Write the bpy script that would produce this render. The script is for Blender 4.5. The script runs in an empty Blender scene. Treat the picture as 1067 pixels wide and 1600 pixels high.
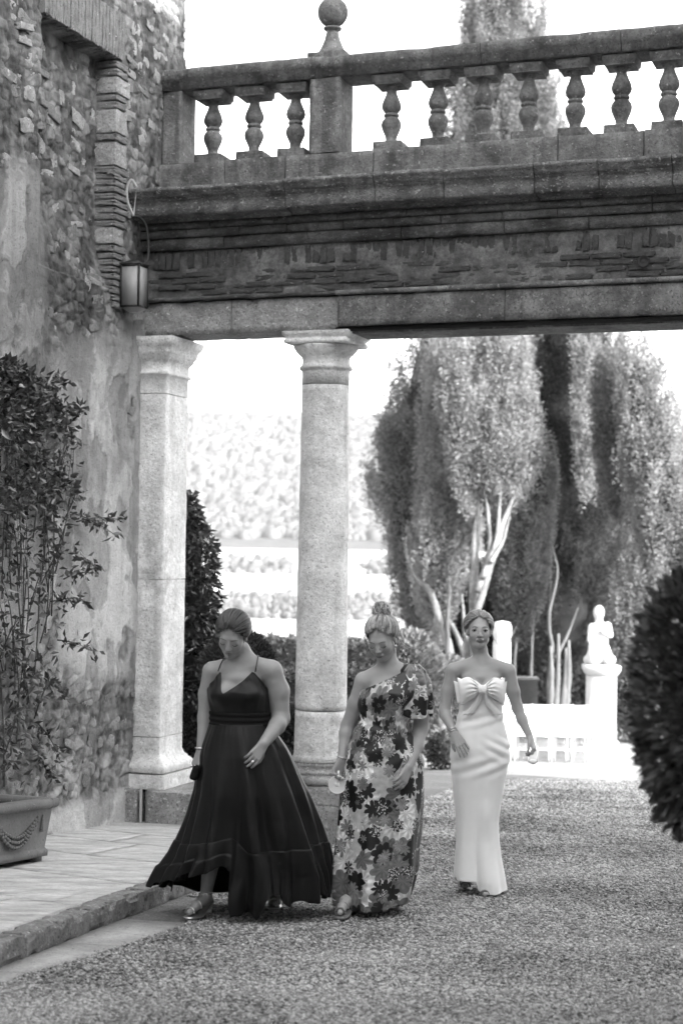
import bpy, bmesh, math, random
import numpy as np
from mathutils import Vector, Matrix
random.seed(7); rng = np.random.default_rng(7)
SC = bpy.context.scene
COL = SC.collection
# ------------------------------------------------------------------ camera
F = 2633.; CX, CY = 533.5, 800.
PITCH = math.atan(73/F); ROLL = 0.015; CH = 1.36
_f = np.array([0, math.cos(PITCH), math.sin(PITCH)]); _r0 = np.array([1., 0, 0]); _u0 = np.cross(_r0, _f)
CR = _r0*math.cos(ROLL)+_u0*math.sin(ROLL); CU = -_r0*math.sin(ROLL)+_u0*math.cos(ROLL); CF = _f
CC = np.array([0, 0, CH])
cam_d = bpy.data.cameras.new('camera'); cam = bpy.data.objects.new('camera', cam_d); COL.objects.link(cam)
cam.matrix_world = Matrix(((CR[0], CU[0], -CF[0], 0), (CR[1], CU[1], -CF[1], 0), (CR[2], CU[2], -CF[2], CH), (0, 0, 0, 1)))
cam_d.sensor_fit = 'VERTICAL'; cam_d.sensor_height = 36; cam_d.lens = F/1600*36
cam_d.clip_start = .1; cam_d.clip_end = 6000
cam_d.dof.use_dof = True; cam_d.dof.focus_distance = 10.7; cam_d.dof.aperture_fstop = 2.5
SC.camera = cam
# ------------------------------------------------------------------ light
SUN_DIR = Vector((-.75, .66, 0)).normalized(); SUN_EL = math.radians(30)
w = bpy.data.worlds.new('World'); SC.world = w; w.use_nodes = True
nt = w.node_tree; nt.nodes.clear()
sky = nt.nodes.new('ShaderNodeTexSky'); sky.sky_type = 'NISHITA'; sky.sun_disc = False
sky.sun_elevation = SUN_EL; sky.sun_rotation = math.atan2(-SUN_DIR.x, -SUN_DIR.y)
sky.air_density = 1.2; sky.dust_density = 2.5
bw = nt.nodes.new('ShaderNodeRGBToBW'); bg = nt.nodes.new('ShaderNodeBackground'); wo = nt.nodes.new('ShaderNodeOutputWorld')
bg.inputs['Strength'].default_value = .15
nt.links.new(sky.outputs[0], bw.inputs[0]); nt.links.new(bw.outputs[0], bg.inputs[0]); nt.links.new(bg.outputs[0], wo.inputs[0])
sd = bpy.data.lights.new('sun', 'SUN'); sd.energy = 2.0; sd.angle = math.radians(.5); sd.color = (1, 1, 1)
so = bpy.data.objects.new('sun', sd); COL.objects.link(so)
travel = Vector((SUN_DIR.x*math.cos(SUN_EL), SUN_DIR.y*math.cos(SUN_EL), -math.sin(SUN_EL)))
so.rotation_euler = travel.to_track_quat('-Z', 'Y').to_euler(); so.location = (20, -15, 30)
SC.view_settings.view_transform = 'Standard'; SC.view_settings.look = 'None'
SC.view_settings.exposure = 3.05; SC.view_settings.gamma = 1; SC.view_settings.use_curve_mapping = False
SC.render.engine = 'CYCLES'
SC.cycles.max_bounces = 6; SC.cycles.diffuse_bounces = 4; SC.cycles.volume_bounces = 0; SC.cycles.transparent_max_bounces = 6
# ------------------------------------------------------------------ mapping helpers
SL = .07                                   # the gravel court falls away from the camera by 7 %
def gz(x, y): return -SL*y
def at(px, py, d): return CC+CR*((px-CX)/F*d)+CU*((CY-py)/F*d)+CF*d
def on_ground(px, py, h=0.):
    d = CR*((px-CX)/F)+CU*((CY-py)/F)+CF
    t = (h-CH)/(d[2]+SL*d[1]); return CC+t*d
BO = np.array([-.1467, 14.05, 0]); BU = np.array([.9420, -.3355, 0]); BV = np.array([.3355, .9420, 0])
BM = Matrix(((BU[0], BV[0], 0, BO[0]), (BU[1], BV[1], 0, BO[1]), (0, 0, 1, 0), (0, 0, 0, 1)))   # villa frame: u along the arch, v along the wall
def B(u, v, z): return BO+BU*u+BV*v+np.array([0, 0, z])
def toB(x, y): q = np.array([x, y, 0])-BO; return q@BU, q@BV
def terr(u, v): p = B(u, v, 0); return -SL*p[1]+.12
# ------------------------------------------------------------------ noise (numpy)
def _h(ix, iy, iz, s):
    n = (ix*374761393+iy*668265263+iz*2147483647+s*1274126177) & 0xffffffff
    n = ((n ^ (n >> 13))*1274126177) & 0xffffffff
    return ((n ^ (n >> 16)) & 0xffff)/65535.
def vnoise(P, s=0):
    P = np.asarray(P, float); i = np.floor(P).astype(np.int64); f = P-i; f = f*f*(3-2*f); r = 0
    for a in (0, 1):
        for b in (0, 1):
            for c in (0, 1):
                wgt = (f[..., 0] if a else 1-f[..., 0])*(f[..., 1] if b else 1-f[..., 1])*(f[..., 2] if c else 1-f[..., 2])
                r = r+wgt*_h(i[..., 0]+a, i[..., 1]+b, i[..., 2]+c, s)
    return r*2-1
def fbm(P, o=4, s=0, g=.5):
    P = np.asarray(P, float); r = 0; a = 1; t = 0
    for k in range(o):
        r = r+a*vnoise(P*(2**k)+k*7.3, s+k); t += a; a *= g
    return r/t
def voro(x, z, s=0, n=2):
    """2-D cells: distance to the nearest two jittered points and a random id"""
    ix = np.floor(x).astype(np.int64); iz = np.floor(z).astype(np.int64)
    f1 = np.full(x.shape, 9.); f2 = f1.copy(); cid = np.zeros(x.shape)
    for a in range(-1, 2):
        for b in range(-1, 2):
            jx = ix+a+.15+.7*_h(ix+a, iz+b, iz*0, s); jz = iz+b+.15+.7*_h(ix+a, iz+b, iz*0+5, s)
            d = np.hypot(x-jx, z-jz); m = d < f1
            f2 = np.where(m, f1, np.minimum(f2, d)); cid = np.where(m, _h(ix+a, iz+b, iz*0+9, s), cid); f1 = np.where(m, d, f1)
    return f1, f2, cid
def sstep(a, b, x): t = np.clip((x-a)/(b-a), 0, 1); return t*t*(3-2*t)
# ------------------------------------------------------------------ object helpers
def link(name, me, mat=None, parent=None, smooth=False, kind=None, label=None):
    o = bpy.data.objects.new(name, me); COL.objects.link(o)
    if mat is not None and not len(me.materials):
        for m in (mat if isinstance(mat, (list, tuple)) else [mat]): me.materials.append(m)
    if parent is not None: o.parent = parent
    if smooth is True: me.polygons.foreach_set('use_smooth', np.ones(len(me.polygons), bool))
    if kind: o['kind'] = kind
    if label: o['label'] = label
    return o
def mesh_np(name, V, Fc, uv=None):
    """Fc: (n,3) or (n,4) integer array, or list of such arrays"""
    V = np.asarray(V, np.float32); Fs = Fc if isinstance(Fc, list) else [Fc]
    Fs = [np.asarray(f, np.int32) for f in Fs if len(f)]
    me = bpy.data.meshes.new(name); me.vertices.add(len(V)); me.vertices.foreach_set('co', V.ravel())
    nl = sum(f.size for f in Fs); npol = sum(len(f) for f in Fs)
    me.loops.add(nl); me.loops.foreach_set('vertex_index', np.concatenate([f.ravel() for f in Fs]))
    me.polygons.add(npol)
    tot = np.concatenate([np.full(len(f), f.shape[1], np.int32) for f in Fs]); st = np.concatenate([[0], np.cumsum(tot)[:-1]]).astype(np.int32)
    me.polygons.foreach_set('loop_start', st); me.polygons.foreach_set('loop_total', tot)
    if uv is not None:
        l = me.uv_layers.new(name='UVMap'); vi = np.concatenate([f.ravel() for f in Fs]); l.data.foreach_set('uv', np.asarray(uv, np.float32)[vi].ravel())
    me.update(calc_edges=True); return me
class G:
    """geometry collector"""
    def __init__(s): s.V = []; s.Q = []; s.T = []; s.n = 0
    def add(s, V, Fc):
        V = np.asarray(V, float); Fc = np.asarray(Fc, int)
        (s.Q if Fc.shape[1] == 4 else s.T).append(Fc+s.n); s.V.append(V); s.n += len(V); return s
    def box(s, x0, x1, y0, y1, z0, z1, M=None):
        V = np.array([(x, y, z) for z in (z0, z1) for y in (y0, y1) for x in (x0, x1)], float)
        if M is not None: V = V@np.asarray(M)[:3, :3].T+np.asarray(M)[:3, 3]
        return s.add(V, [(0, 2, 3, 1), (4, 5, 7, 6), (0, 1, 5, 4), (2, 6, 7, 3), (0, 4, 6, 2), (1, 3, 7, 5)])
    def tube(s, pts, rad, n=8, cap=True):
        P = np.asarray(pts, float); m = len(P); rad = np.broadcast_to(np.asarray(rad, float), (m,))
        T = np.gradient(P, axis=0); T /= np.linalg.norm(T, axis=1)[:, None]+1e-12
        up = np.array([0, 0, 1.]) if abs(T[0][2]) < .9 else np.array([1., 0, 0])
        N = np.zeros_like(P); a = np.cross(T[0], up); a /= np.linalg.norm(a)
        for i in range(m):
            a = a-T[i]*(a@T[i]); a /= np.linalg.norm(a)+1e-12; N[i] = a
        Bn = np.cross(T, N); th = np.arange(n)*2*np.pi/n
        V = P[:, None]+rad[:, None, None]*(np.cos(th)[None, :, None]*N[:, None]+np.sin(th)[None, :, None]*Bn[:, None])
        i, j = np.meshgrid(np.arange(m-1), np.arange(n), indexing='ij'); i = i.ravel(); j = j.ravel(); k = (j+1) % n
        s.add(V.reshape(-1, 3), np.c_[i*n+j, i*n+k, (i+1)*n+k, (i+1)*n+j])
        if cap:
            for e in (0, m-1):
                b = s.n-m*n+e*n; s.V.append(P[e][None]); c = s.n; s.n += 1
                s.T.append(np.array([(b+(q+1) % n, b+q, c) if e == 0 else (b+q, b+(q+1) % n, c) for q in range(n)]))
        return s
    def lathe(s, prof, c=(0, 0, 0), n=24, rot=0, jit=None):
        pr = np.asarray(prof, float); th = rot+np.arange(n)*2*np.pi/n
        V = np.stack([pr[:, 0][:, None]*np.cos(th), pr[:, 0][:, None]*np.sin(th), pr[:, 1][:, None]+0*th], -1)+np.asarray(c)
        m = len(pr); i, j = np.meshgrid(np.arange(m-1), np.arange(n), indexing='ij'); i = i.ravel(); j = j.ravel(); k = (j+1) % n
        V = V.reshape(-1, 3)
        if jit: V = V+jit(V)
        return s.add(V, np.c_[i*n+j, i*n+k, (i+1)*n+k, (i+1)*n+j])
    def ell(s, c, r, nu=14, nv=8, R=None):
        th = np.linspace(0, np.pi, nv+1); ph = np.arange(nu)*2*np.pi/nu
        V = np.stack([np.sin(th)[:, None]*np.cos(ph), np.sin(th)[:, None]*np.sin(ph), np.cos(th)[:, None]+0*ph], -1).reshape(-1, 3)*np.asarray(r)
        if R is not None: V = V@np.asarray(R).T
        i, j = np.meshgrid(np.arange(nv), np.arange(nu), indexing='ij'); i = i.ravel(); j = j.ravel(); k = (j+1) % nu
        return s.add(V+np.asarray(c), np.c_[i*nu+j, (i+1)*nu+j, (i+1)*nu+k, i*nu+k])
    def mesh(s, name):
        V = np.concatenate(s.V); fs = []
        if s.Q: fs.append(np.concatenate(s.Q))
        if s.T: fs.append(np.concatenate(s.T))
        return mesh_np(name, V, fs)
    def build(s, name, mat, parent=None, smooth=False, **k): return link(name, s.mesh(name), mat, parent, smooth, **k)
def worn_block(dx, dy, dz, res=.04, rnd=.012, amp=.006, seed=0, fr=9.):
    """a stone block, centred, with rounded, chipped edges and an uneven face"""
    bm = bmesh.new(); nx, ny, nz = [max(1, min(60, int(round(d/res)))) for d in (dx, dy, dz)]
    vs = {}
    def vid(i, j, k):
        if (i, j, k) not in vs: vs[(i, j, k)] = bm.verts.new(((i/nx-.5)*dx, (j/ny-.5)*dy, (k/nz-.5)*dz))
        return vs[(i, j, k)]
    for j in range(ny):
        for k in range(nz):
            bm.faces.new([vid(0, j, k), vid(0, j, k+1), vid(0, j+1, k+1), vid(0, j+1, k)]); bm.faces.new([vid(nx, j, k), vid(nx, j+1, k), vid(nx, j+1, k+1), vid(nx, j, k+1)])
    for i in range(nx):
        for k in range(nz):
            bm.faces.new([vid(i, 0, k), vid(i+1, 0, k), vid(i+1, 0, k+1), vid(i, 0, k+1)]); bm.faces.new([vid(i, ny, k), vid(i, ny, k+1), vid(i+1, ny, k+1), vid(i+1, ny, k)])
    for i in range(nx):
        for j in range(ny):
            bm.faces.new([vid(i, j, 0), vid(i, j+1, 0), vid(i+1, j+1, 0), vid(i+1, j, 0)]); bm.faces.new([vid(i, j, nz), vid(i+1, j, nz), vid(i+1, j+1, nz), vid(i, j+1, nz)])
    me = bpy.data.meshes.new('block'); bm.to_mesh(me); bm.free()
    V = np.empty(len(me.vertices)*3, np.float32); me.vertices.foreach_get('co', V); V = V.reshape(-1, 3).astype(float)
    h = np.array([dx, dy, dz])/2; inner = np.maximum(h-rnd, h*.3); q = np.clip(V, -inner, inner); dlt = V-q; L = np.linalg.norm(dlt, axis=1)[:, None]
    V = q+dlt/np.maximum(L, 1e-9)*np.minimum(L, rnd)
    V += (fbm(V*fr+seed*3.1, 3, seed)[:, None])*(V/np.maximum(np.linalg.norm(V, axis=1)[:, None], 1e-6))*amp
    edge = np.sum(np.abs(V) > h-rnd*1.6, axis=1) >= 2
    V -= np.sign(V)*(edge*np.clip(fbm(V*14+seed, 2, seed+3), 0, 1))[:, None]*amp*2.2
    me.vertices.foreach_set('co', V.astype(np.float32).ravel()); me.update(); return me
def put(name, me, M, mat, parent=None, smooth=False, **k):
    o = link(name, me, mat, parent, smooth, **k); o.matrix_world = M if parent is None else M
    return o
def thing(name, label, cat, loc=(0, 0, 0), group=None):
    o = bpy.data.objects.new(name, None); COL.objects.link(o); o.location = loc; o.empty_display_size = .1
    o['label'] = label; o['category'] = cat
    if group: o['group'] = group
    return o
def tag(o, label, cat, group=None):
    o['label'] = label; o['category'] = cat
    if group: o['group'] = group
    return o
def child(o, root):
    """parent while keeping the world place (root has only a location)"""
    o.parent = root; o.matrix_parent_inverse = Matrix.Translation(root.location).inverted(); return o
def adopt(root, objs):
    for o in objs: child(o, root)
# ------------------------------------------------------------------ materials (the photograph is black and white: everything is grey)
def mat(name, base=.3, rough=.85, var=.25, scale=6., bump=.3, bscale=60., spots=0., spot_v=.6, dark=0., dark_v=.05, streak=0., spec=.3, coat=0., sheen=0., stretch=(1, 1, 1), metallic=0., sss=0., trans=0., cell=0., dist=.01, darkscale=2.2):
    m = bpy.data.materials.new(name); m.use_nodes = True; n = m.node_tree.nodes; l = m.node_tree.links; p = n['Principled BSDF']
    p.inputs['Roughness'].default_value = rough; p.inputs['Specular IOR Level'].default_value = spec; p.inputs['Metallic'].default_value = metallic
    if coat: p.inputs['Coat Weight'].default_value = coat; p.inputs['Coat Roughness'].default_value = .35
    if sheen: p.inputs['Sheen Weight'].default_value = sheen
    if sss: p.inputs['Subsurface Weight'].default_value = sss; p.inputs['Subsurface Radius'].default_value = (.01, .01, .01)
    if trans: pass
    geo = n.new('ShaderNodeNewGeometry'); mp = n.new('ShaderNodeMapping'); l.new(geo.outputs['Position'], mp.inputs[0]); mp.inputs['Scale'].default_value = stretch
    def noise(sc, det=5, r=.6, off=0):
        t = n.new('ShaderNodeTexNoise'); t.inputs['Scale'].default_value = sc; t.inputs['Detail'].default_value = det; t.inputs['Roughness'].default_value = r
        if off:
            a = n.new('ShaderNodeVectorMath'); a.operation = 'ADD'; a.inputs[1].default_value = (off, off*1.7, off*.3); l.new(mp.outputs[0], a.inputs[0]); l.new(a.outputs[0], t.inputs['Vector'])
        else: l.new(mp.outputs[0], t.inputs['Vector'])
        return t.outputs['Fac']
    def math_(op, a, b=None, c=None, clamp=False):
        t = n.new('ShaderNodeMath'); t.operation = op; t.use_clamp = clamp
        for i, x in enumerate((a, b, c)):
            if x is None: continue
            if isinstance(x, (int, float)): t.inputs[i].default_value = x
            else: l.new(x, t.inputs[i])
        return t.outputs[0]
    def ramp(x, a, b, lo=0., hi=1.):
        t = n.new('ShaderNodeMapRange'); t.interpolation_type = 'SMOOTHSTEP'; l.new(x, t.inputs[0])
        for i, v_ in enumerate((a, b, lo, hi)): t.inputs[i+1].default_value = v_
        return t.outputs[0]
    v1 = noise(scale, 6, .65); v2 = noise(scale*7, 6, .75, 3.3)
    f = math_('MULTIPLY_ADD', math_('SUBTRACT', v1, .5), var*5, 1.)
    f = math_('MULTIPLY', f, math_('MULTIPLY_ADD', math_('SUBTRACT', v2, .5), var*4, 1.))
    col = math_('MULTIPLY', f, base)
    def mixto(c, val, fac):
        return math_('ADD', math_('MULTIPLY', c, math_('SUBTRACT', 1., fac)), math_('MULTIPLY', fac, val))
    if dark:
        d = ramp(noise(darkscale, 6, .7, 9.), .62-dark*.3, .70-dark*.15+.06); col = mixto(col, dark_v, math_('MULTIPLY', d, .8))
    if streak:
        ms = n.new('ShaderNodeMapping'); ms.inputs['Scale'].default_value = (7, 7, .5); l.new(geo.outputs['Position'], ms.inputs[0])
        t = n.new('ShaderNodeTexNoise'); t.inputs['Scale'].default_value = 1.5; t.inputs['Detail'].default_value = 5; l.new(ms.outputs[0], t.inputs['Vector'])
        col = mixto(col, base*.35, math_('MULTIPLY', ramp(t.outputs['Fac'], .5, .68), streak))
    if spots:
        sp = ramp(noise(30, 5, .7, 21.), .66-spots*.09, .72-spots*.09); col = mixto(col, spot_v, math_('MULTIPLY', sp, .7))
        sp2 = ramp(noise(60, 4, .7, 51.), .60-spots*.06, .68-spots*.06); col = mixto(col, base*.25, math_('MULTIPLY', sp2, .8))
    cl = math_('MAXIMUM', col, .012); cl = math_('MINIMUM', cl, .9)
    cb = n.new('ShaderNodeCombineColor')
    for i in range(3): l.new(cl, cb.inputs[i])
    l.new(cb.outputs[0], p.inputs['Base Color'])
    if bump:
        b = n.new('ShaderNodeBump'); b.inputs['Strength'].default_value = bump; b.inputs['Distance'].default_value = dist
        h = math_('ADD', noise(bscale, 6, .65, 2.), math_('MULTIPLY', noise(bscale*.22, 3, .6, 4.), 1.5))
        if cell:
            vo = n.new('ShaderNodeTexVoronoi'); vo.inputs['Scale'].default_value = cell; l.new(mp.outputs[0], vo.inputs['Vector']); h = math_('ADD', h, math_('MULTIPLY', vo.outputs['Distance'], 1.2))
        l.new(h, b.inputs['Height']); l.new(b.outputs[0], p.inputs['Normal'])
    return m
def leafmat(name, lo, hi, rough=.4, spec=.5, sc=1.6, trans=.25):
    """leaf grey that differs from leaf to leaf (random per island) and from clump to clump; thin leaves let some light through"""
    m = bpy.data.materials.new(name); m.use_nodes = True; n = m.node_tree.nodes; l = m.node_tree.links; p = n['Principled BSDF']
    g = n.new('ShaderNodeNewGeometry'); t = n.new('ShaderNodeTexNoise'); t.inputs['Scale'].default_value = sc; t.inputs['Detail'].default_value = 2
    l.new(g.outputs['Position'], t.inputs['Vector'])
    a = n.new('ShaderNodeMath'); a.operation = 'MULTIPLY_ADD'; l.new(g.outputs['Random Per Island'], a.inputs[0]); a.inputs[1].default_value = .6; l.new(t.outputs['Fac'], a.inputs[2])
    r = n.new('ShaderNodeMapRange'); l.new(a.outputs[0], r.inputs[0]); r.inputs[1].default_value = .4; r.inputs[2].default_value = 1.2; r.inputs[3].default_value = lo; r.inputs[4].default_value = hi
    cb = n.new('ShaderNodeCombineColor')
    for i in range(3): l.new(r.outputs[0], cb.inputs[i])
    l.new(cb.outputs[0], p.inputs['Base Color']); p.inputs['Roughness'].default_value = rough; p.inputs['Specular IOR Level'].default_value = spec
    if trans:
        tr = n.new('ShaderNodeBsdfTranslucent'); l.new(cb.outputs[0], tr.inputs['Color']); mx = n.new('ShaderNodeMixShader'); mx.inputs[0].default_value = trans
        out = n['Material Output']; l.new(p.outputs[0], mx.inputs[1]); l.new(tr.outputs[0], mx.inputs[2]); l.new(mx.outputs[0], out.inputs['Surface'])
    return m
M_trav = mat('travertine', .64, .85, .26, 4, 1., 30, streak=.22, spots=.45, spot_v=.78, dark=.3, dark_v=.3, cell=0, dist=.014)
M_base = mat('weathered_base_stone', .28, .9, .3, 5, .6, 45, spots=.9, spot_v=.6, dark=.4, dark_v=.12)
M_ent = mat('black_crusted_stone', .095, .92, .6, 2.6, 1., 42, streak=.5, spots=.8, spot_v=.2, dark=.6, dark_v=.02, stretch=(1, 1, 1.7))
M_corn = mat('cornice_stone', .14, .9, .4, 4, .9, 45, streak=.6, spots=1., spot_v=.38, dark=.5, dark_v=.03, stretch=(1, 1, 1.6))
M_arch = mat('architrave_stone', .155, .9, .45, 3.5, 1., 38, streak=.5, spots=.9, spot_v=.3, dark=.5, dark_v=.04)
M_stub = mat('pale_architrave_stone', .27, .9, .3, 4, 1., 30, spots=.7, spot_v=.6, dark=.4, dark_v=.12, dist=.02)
M_bal = mat('lichened_balustrade_stone', .13, .92, .4, 5, 1., 50, streak=.6, spots=.55, spot_v=.4, dark=.5, dark_v=.03, darkscale=3)
M_mort = mat('lime_mortar', .36, .95, .3, 6, .8, 40, spots=.4, dark=.35, dark_v=.1)
M_stone = mat('rubble_stone', .24, .9, .35, 9, .8, 45, spots=.5, spot_v=.6, dark=.3, dark_v=.12, darkscale=5)
M_stone2 = mat('dark_rubble_stone', .15, .9, .35, 9, .8, 45, spots=.5, spot_v=.5, dark=.3, dark_v=.08, darkscale=5)
M_brick = mat('old_brick', .14, .9, .3, 12, .5, 50, spots=.3, dark=.2, dark_v=.07, darkscale=6)
M_brickd = mat('blackened_brick', .055, .92, .35, 8, .6, 45, spots=.35, spot_v=.3, dark=.5, dark_v=.04, darkscale=3)
M_slab = mat('paving_stone', .45, .8, .34, 3, .5, 30, spots=.25, spot_v=.6, dark=.28, dark_v=.2, stretch=(1, 3, 1), darkscale=3)
M_kerb = mat('kerb_stone', .20, .9, .35, 8, .9, 40, spots=.7, dark=.4, dark_v=.08, darkscale=6)
M_strip = mat('gutter_stone', .36, .9, .2, 5, .5, 50, spots=.3, dark=.15, dark_v=.15)
M_terra = mat('weathered_terracotta', .13, .75, .15, 5, .25, 60, spots=.1, dark=.15, dark_v=.1)
M_soil = mat('potting_soil', .05, .95, .5, 30, 1., 60, spots=.8, spot_v=.2)
M_iron = mat('dark_painted_iron', .02, .6, .3, 20, .2, 80)
M_frost = mat('frosted_glass', .26, .35, .06, 3, 0)
M_cable = mat('white_cable', .3, .5, .1, 10, 0)
M_cable2 = mat('black_cable', .03, .5, .1, 10, 0)
M_marble = mat('white_marble', .42, .7, .08, 2, .2, 30)
M_white = mat('white_painted_wood', .7, .5, .02, 4, 0)
M_bark = mat('pale_bark', .14, .9, .5, 3, 1., 12, dark=.5, dark_v=.05)
M_barkd = mat('grey_bark', .07, .9, .25, 3, .6, 12, dark=.2, dark_v=.1)
M_skin = mat('skin', .28, .5, .03, 9, .06, 250, sss=.12, spec=.35)
M_skin2 = mat('fair_skin', .34, .5, .03, 9, .06, 250, sss=.12, spec=.35)
M_lip = mat('lips', .12, .4, .03, 9, 0); M_lash = mat('lashes', .02, .6, 0, 9, 0); M_brow = mat('eyebrow_hair', .06, .7, .1, 90, 0)
M_eye = mat('eye_white', .4, .2, 0, 3, 0); M_iris = mat('dark_iris', .02, .15, 0, 3, 0)

M_gold = mat('bright_metal', .75, .25, 0, 3, 0, metallic=1.); M_shoe = mat('metallic_leather', .5, .3, .1, 30, 0, metallic=.9); M_shoed = mat('sandal_leather', .18, .5, .1, 30, 0)
def hairmat(name, lo, hi):
    m = leafmat(name, lo, hi, .38, .6, 30, 0); return m
M_hair_d = hairmat('brown_hair', .006, .05); M_hair_b = hairmat('fair_hair', .07, .46); M_hair_m = hairmat('light_brown_hair', .06, .34)
# ================================================================== STRUCTURE
# ---- ground sheets
def sheet(name, xs, ys, zf, m, kind='structure'):
    X, Y = np.meshgrid(xs, ys, indexing='ij'); V = np.stack([X, Y, zf(X, Y)], -1).reshape(-1, 3); a, b = X.shape
    i, j = np.meshgrid(np.arange(a-1), np.arange(b-1), indexing='ij'); i = i.ravel(); j = j.ravel()
    me = mesh_np(name, V, np.c_[i*b+j, (i+1)*b+j, (i+1)*b+j+1, i*b+j+1]); return link(name, me, m, smooth=True, kind=kind)
M_grav = mat('fine_gravel', .27, .95, .2, 1.1, 1., 150, spots=.9, spot_v=.52, cell=60, dist=.02)
M_grass = mat('lawn_turf', .2, .95, .14, .8, 1., 120, spots=.3, spot_v=.4, dist=.03)
M_field = mat('dry_field', .30, .95, .10, .01, 0)
M_hill = mat('wooded_hillside', .045, .95, .3, .02, 0)
def courtz(X, Y): return -SL*Y+.012*fbm(np.stack([X*.7, Y*.7, 0*X], -1), 3, 5)
court = sheet('gravel_court', np.linspace(-14, 22, 181), np.linspace(-12, 46, 291), lambda X, Y: -SL*Y, M_grav)
# ---- loose gravel (real stones near the camera)
base_oct = np.array([(1, 0, 0), (-1, 0, 0), (0, 1, 0), (0, -1, 0), (0, 0, 1), (0, 0, -1)], float)
oct_f = np.array([(0, 2, 4), (2, 1, 4), (1, 3, 4), (3, 0, 4), (2, 0, 5), (1, 2, 5), (3, 1, 5), (0, 3, 5)])
def kerb_u(v): return .532-.126*(v+4.18)
N = 270000
gy = 6.2+17*rng.random(N)**1.5; gx = (rng.random(N)*2-1)*(.215*gy+.15)
q = np.stack([gx, gy], -1)-BO[:2]; gu = q@BU[:2]; gv = q@BV[:2]
strip_u = np.interp(gv, [-9, -6.68, -4.86, -3.6], [1.0, .985, 1.02, .62])
keep = (gu > strip_u-.06*rng.random(N)**2) | ((gv > -3.7) & (gu > kerb_u(gv)+.02))
keep &= ~((abs(gu) < .31) & (abs(gv) < .31))
gx, gy = gx[keep], gy[keep]; N = len(gx)
sz = (.0050+.0072*rng.random(N)**2.5)*(1+.045*np.clip(gy-7, 0, 16))
V = base_oct[None]*(1+.45*(rng.random((N, 6, 1))-.5))*(np.stack([1+.5*rng.random(N), .8+.4*rng.random(N), .45+.35*rng.random(N)], -1)*sz[:, None])[:, None]
V += (rng.random(V.shape)-.5)*sz[:, None, None]*.5
an = rng.random(N)*6.283; tl = (rng.random(N)-.5)*1.0
ca, sa, ct, st_ = np.cos(an)[:, None], np.sin(an)[:, None], np.cos(tl)[:, None], np.sin(tl)[:, None]
y1 = V[..., 1]*ct-V[..., 2]*st_; z1 = V[..., 1]*st_+V[..., 2]*ct
V = np.stack([V[..., 0]*ca-y1*sa+gx[:, None], V[..., 0]*sa+y1*ca+gy[:, None], z1+(-SL*gy)[:, None]+sz[:, None]*.35+.006*(fbm(np.stack([gx*3, gy*3, gx*0], -1), 2, 8))[:, None]], -1)
def gravelmat():
    m = leafmat('gravel_stone', .07, .52, .9, .2, .9, 0); return m
link('gravel', mesh_np('gravel', V.reshape(-1, 3), (oct_f[None]+6*np.arange(N)[:, None, None]).reshape(-1, 3)), gravelmat(), kind='stuff')
# ---- lawn beyond the arch
def quadsheet(name, pts, m, n=24, amp=.0, dz=.006):
    p = np.array([(a, b, 0) for a, b in pts], float); s, t = np.meshgrid(np.linspace(0, 1, n), np.linspace(0, 1, n), indexing='ij')
    X = ((1-s)*(1-t))[..., None]*p[0]+(s*(1-t))[..., None]*p[1]+(s*t)[..., None]*p[2]+((1-s)*t)[..., None]*p[3]
    X[..., :2] += amp*fbm(X*1.3, 3, 4)[..., None]; Z = -SL*X[..., 1]+dz
    V = np.stack([X[..., 0], X[..., 1], Z], -1).reshape(-1, 3); i, j = np.meshgrid(np.arange(n-1), np.arange(n-1), indexing='ij'); i = i.ravel(); j = j.ravel()
    return link(name, mesh_np(name, V, np.c_[i*n+j, (i+1)*n+j, (i+1)*n+j+1, i*n+j+1]), m, smooth=True, kind='structure')
# ---- terrace of stone slabs with its kerb
terrace = bpy.data.objects.new('terrace', None); COL.objects.link(terrace); terrace['kind'] = 'structure'
TJ = [-1.0, -.55, -1.6, -2.2, -3.0, -3.95, -4.88, -5.85, -6.8, -7.8, -8.9]; TJ = sorted(set(TJ))
def jv(c, u): return c-.34*(u+.1)
def slab(c0, c1, u0, u1, seed, kerbside=False):
    n = 12; g = .004; s, t = np.meshgrid(np.linspace(0, 1, n), np.linspace(0, 1, n), indexing='ij')
    def U(e, vv): return kerb_u(vv)-.15 if e == 'k' else e
    vv = c0+(c1-c0)*t; ua = u0+0*t
    ub = (kerb_u(vv-.34*.6)-.15) if u1 == 'k' else u1+0*t
    uu = (ua+g)+(ub-ua-2*g)*s; vv = (c0+g+(c1-c0-2*g)*t)-.34*(uu+.1)
    P = BO+uu[..., None]*BU+vv[..., None]*BV; ed = np.minimum(np.minimum(s, 1-s), np.minimum(t, 1-t))
    zt = -SL*P[..., 1]+.12+.004*fbm(P*5+seed, 3, seed)-.006*(ed < .01)*np.clip(.5+fbm(P*9, 2, 3), 0, 1)
    top = np.stack([P[..., 0], P[..., 1], zt], -1).reshape(-1, 3); bot = top.copy(); bot[:, 2] -= .10
    i, j = np.meshgrid(np.arange(n-1), np.arange(n-1), indexing='ij'); i = i.ravel(); j = j.ravel()
    Q = [np.c_[i*n+j, (i+1)*n+j, (i+1)*n+j+1, i*n+j+1]]
    k = np.arange(n-1); NN = n*n
    for a, b in ((k, k+1), ((n-1)*n+k+1, (n-1)*n+k), ((k+1)*n, k*n), (k*n+n-1, (k+1)*n+n-1)): Q.append(np.c_[a, b, b+NN, a+NN])
    link('paving_stone', mesh_np('paving_stone', np.r_[top, bot], np.concatenate(Q)), M_slab, terrace)
sd_ = 1
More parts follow.
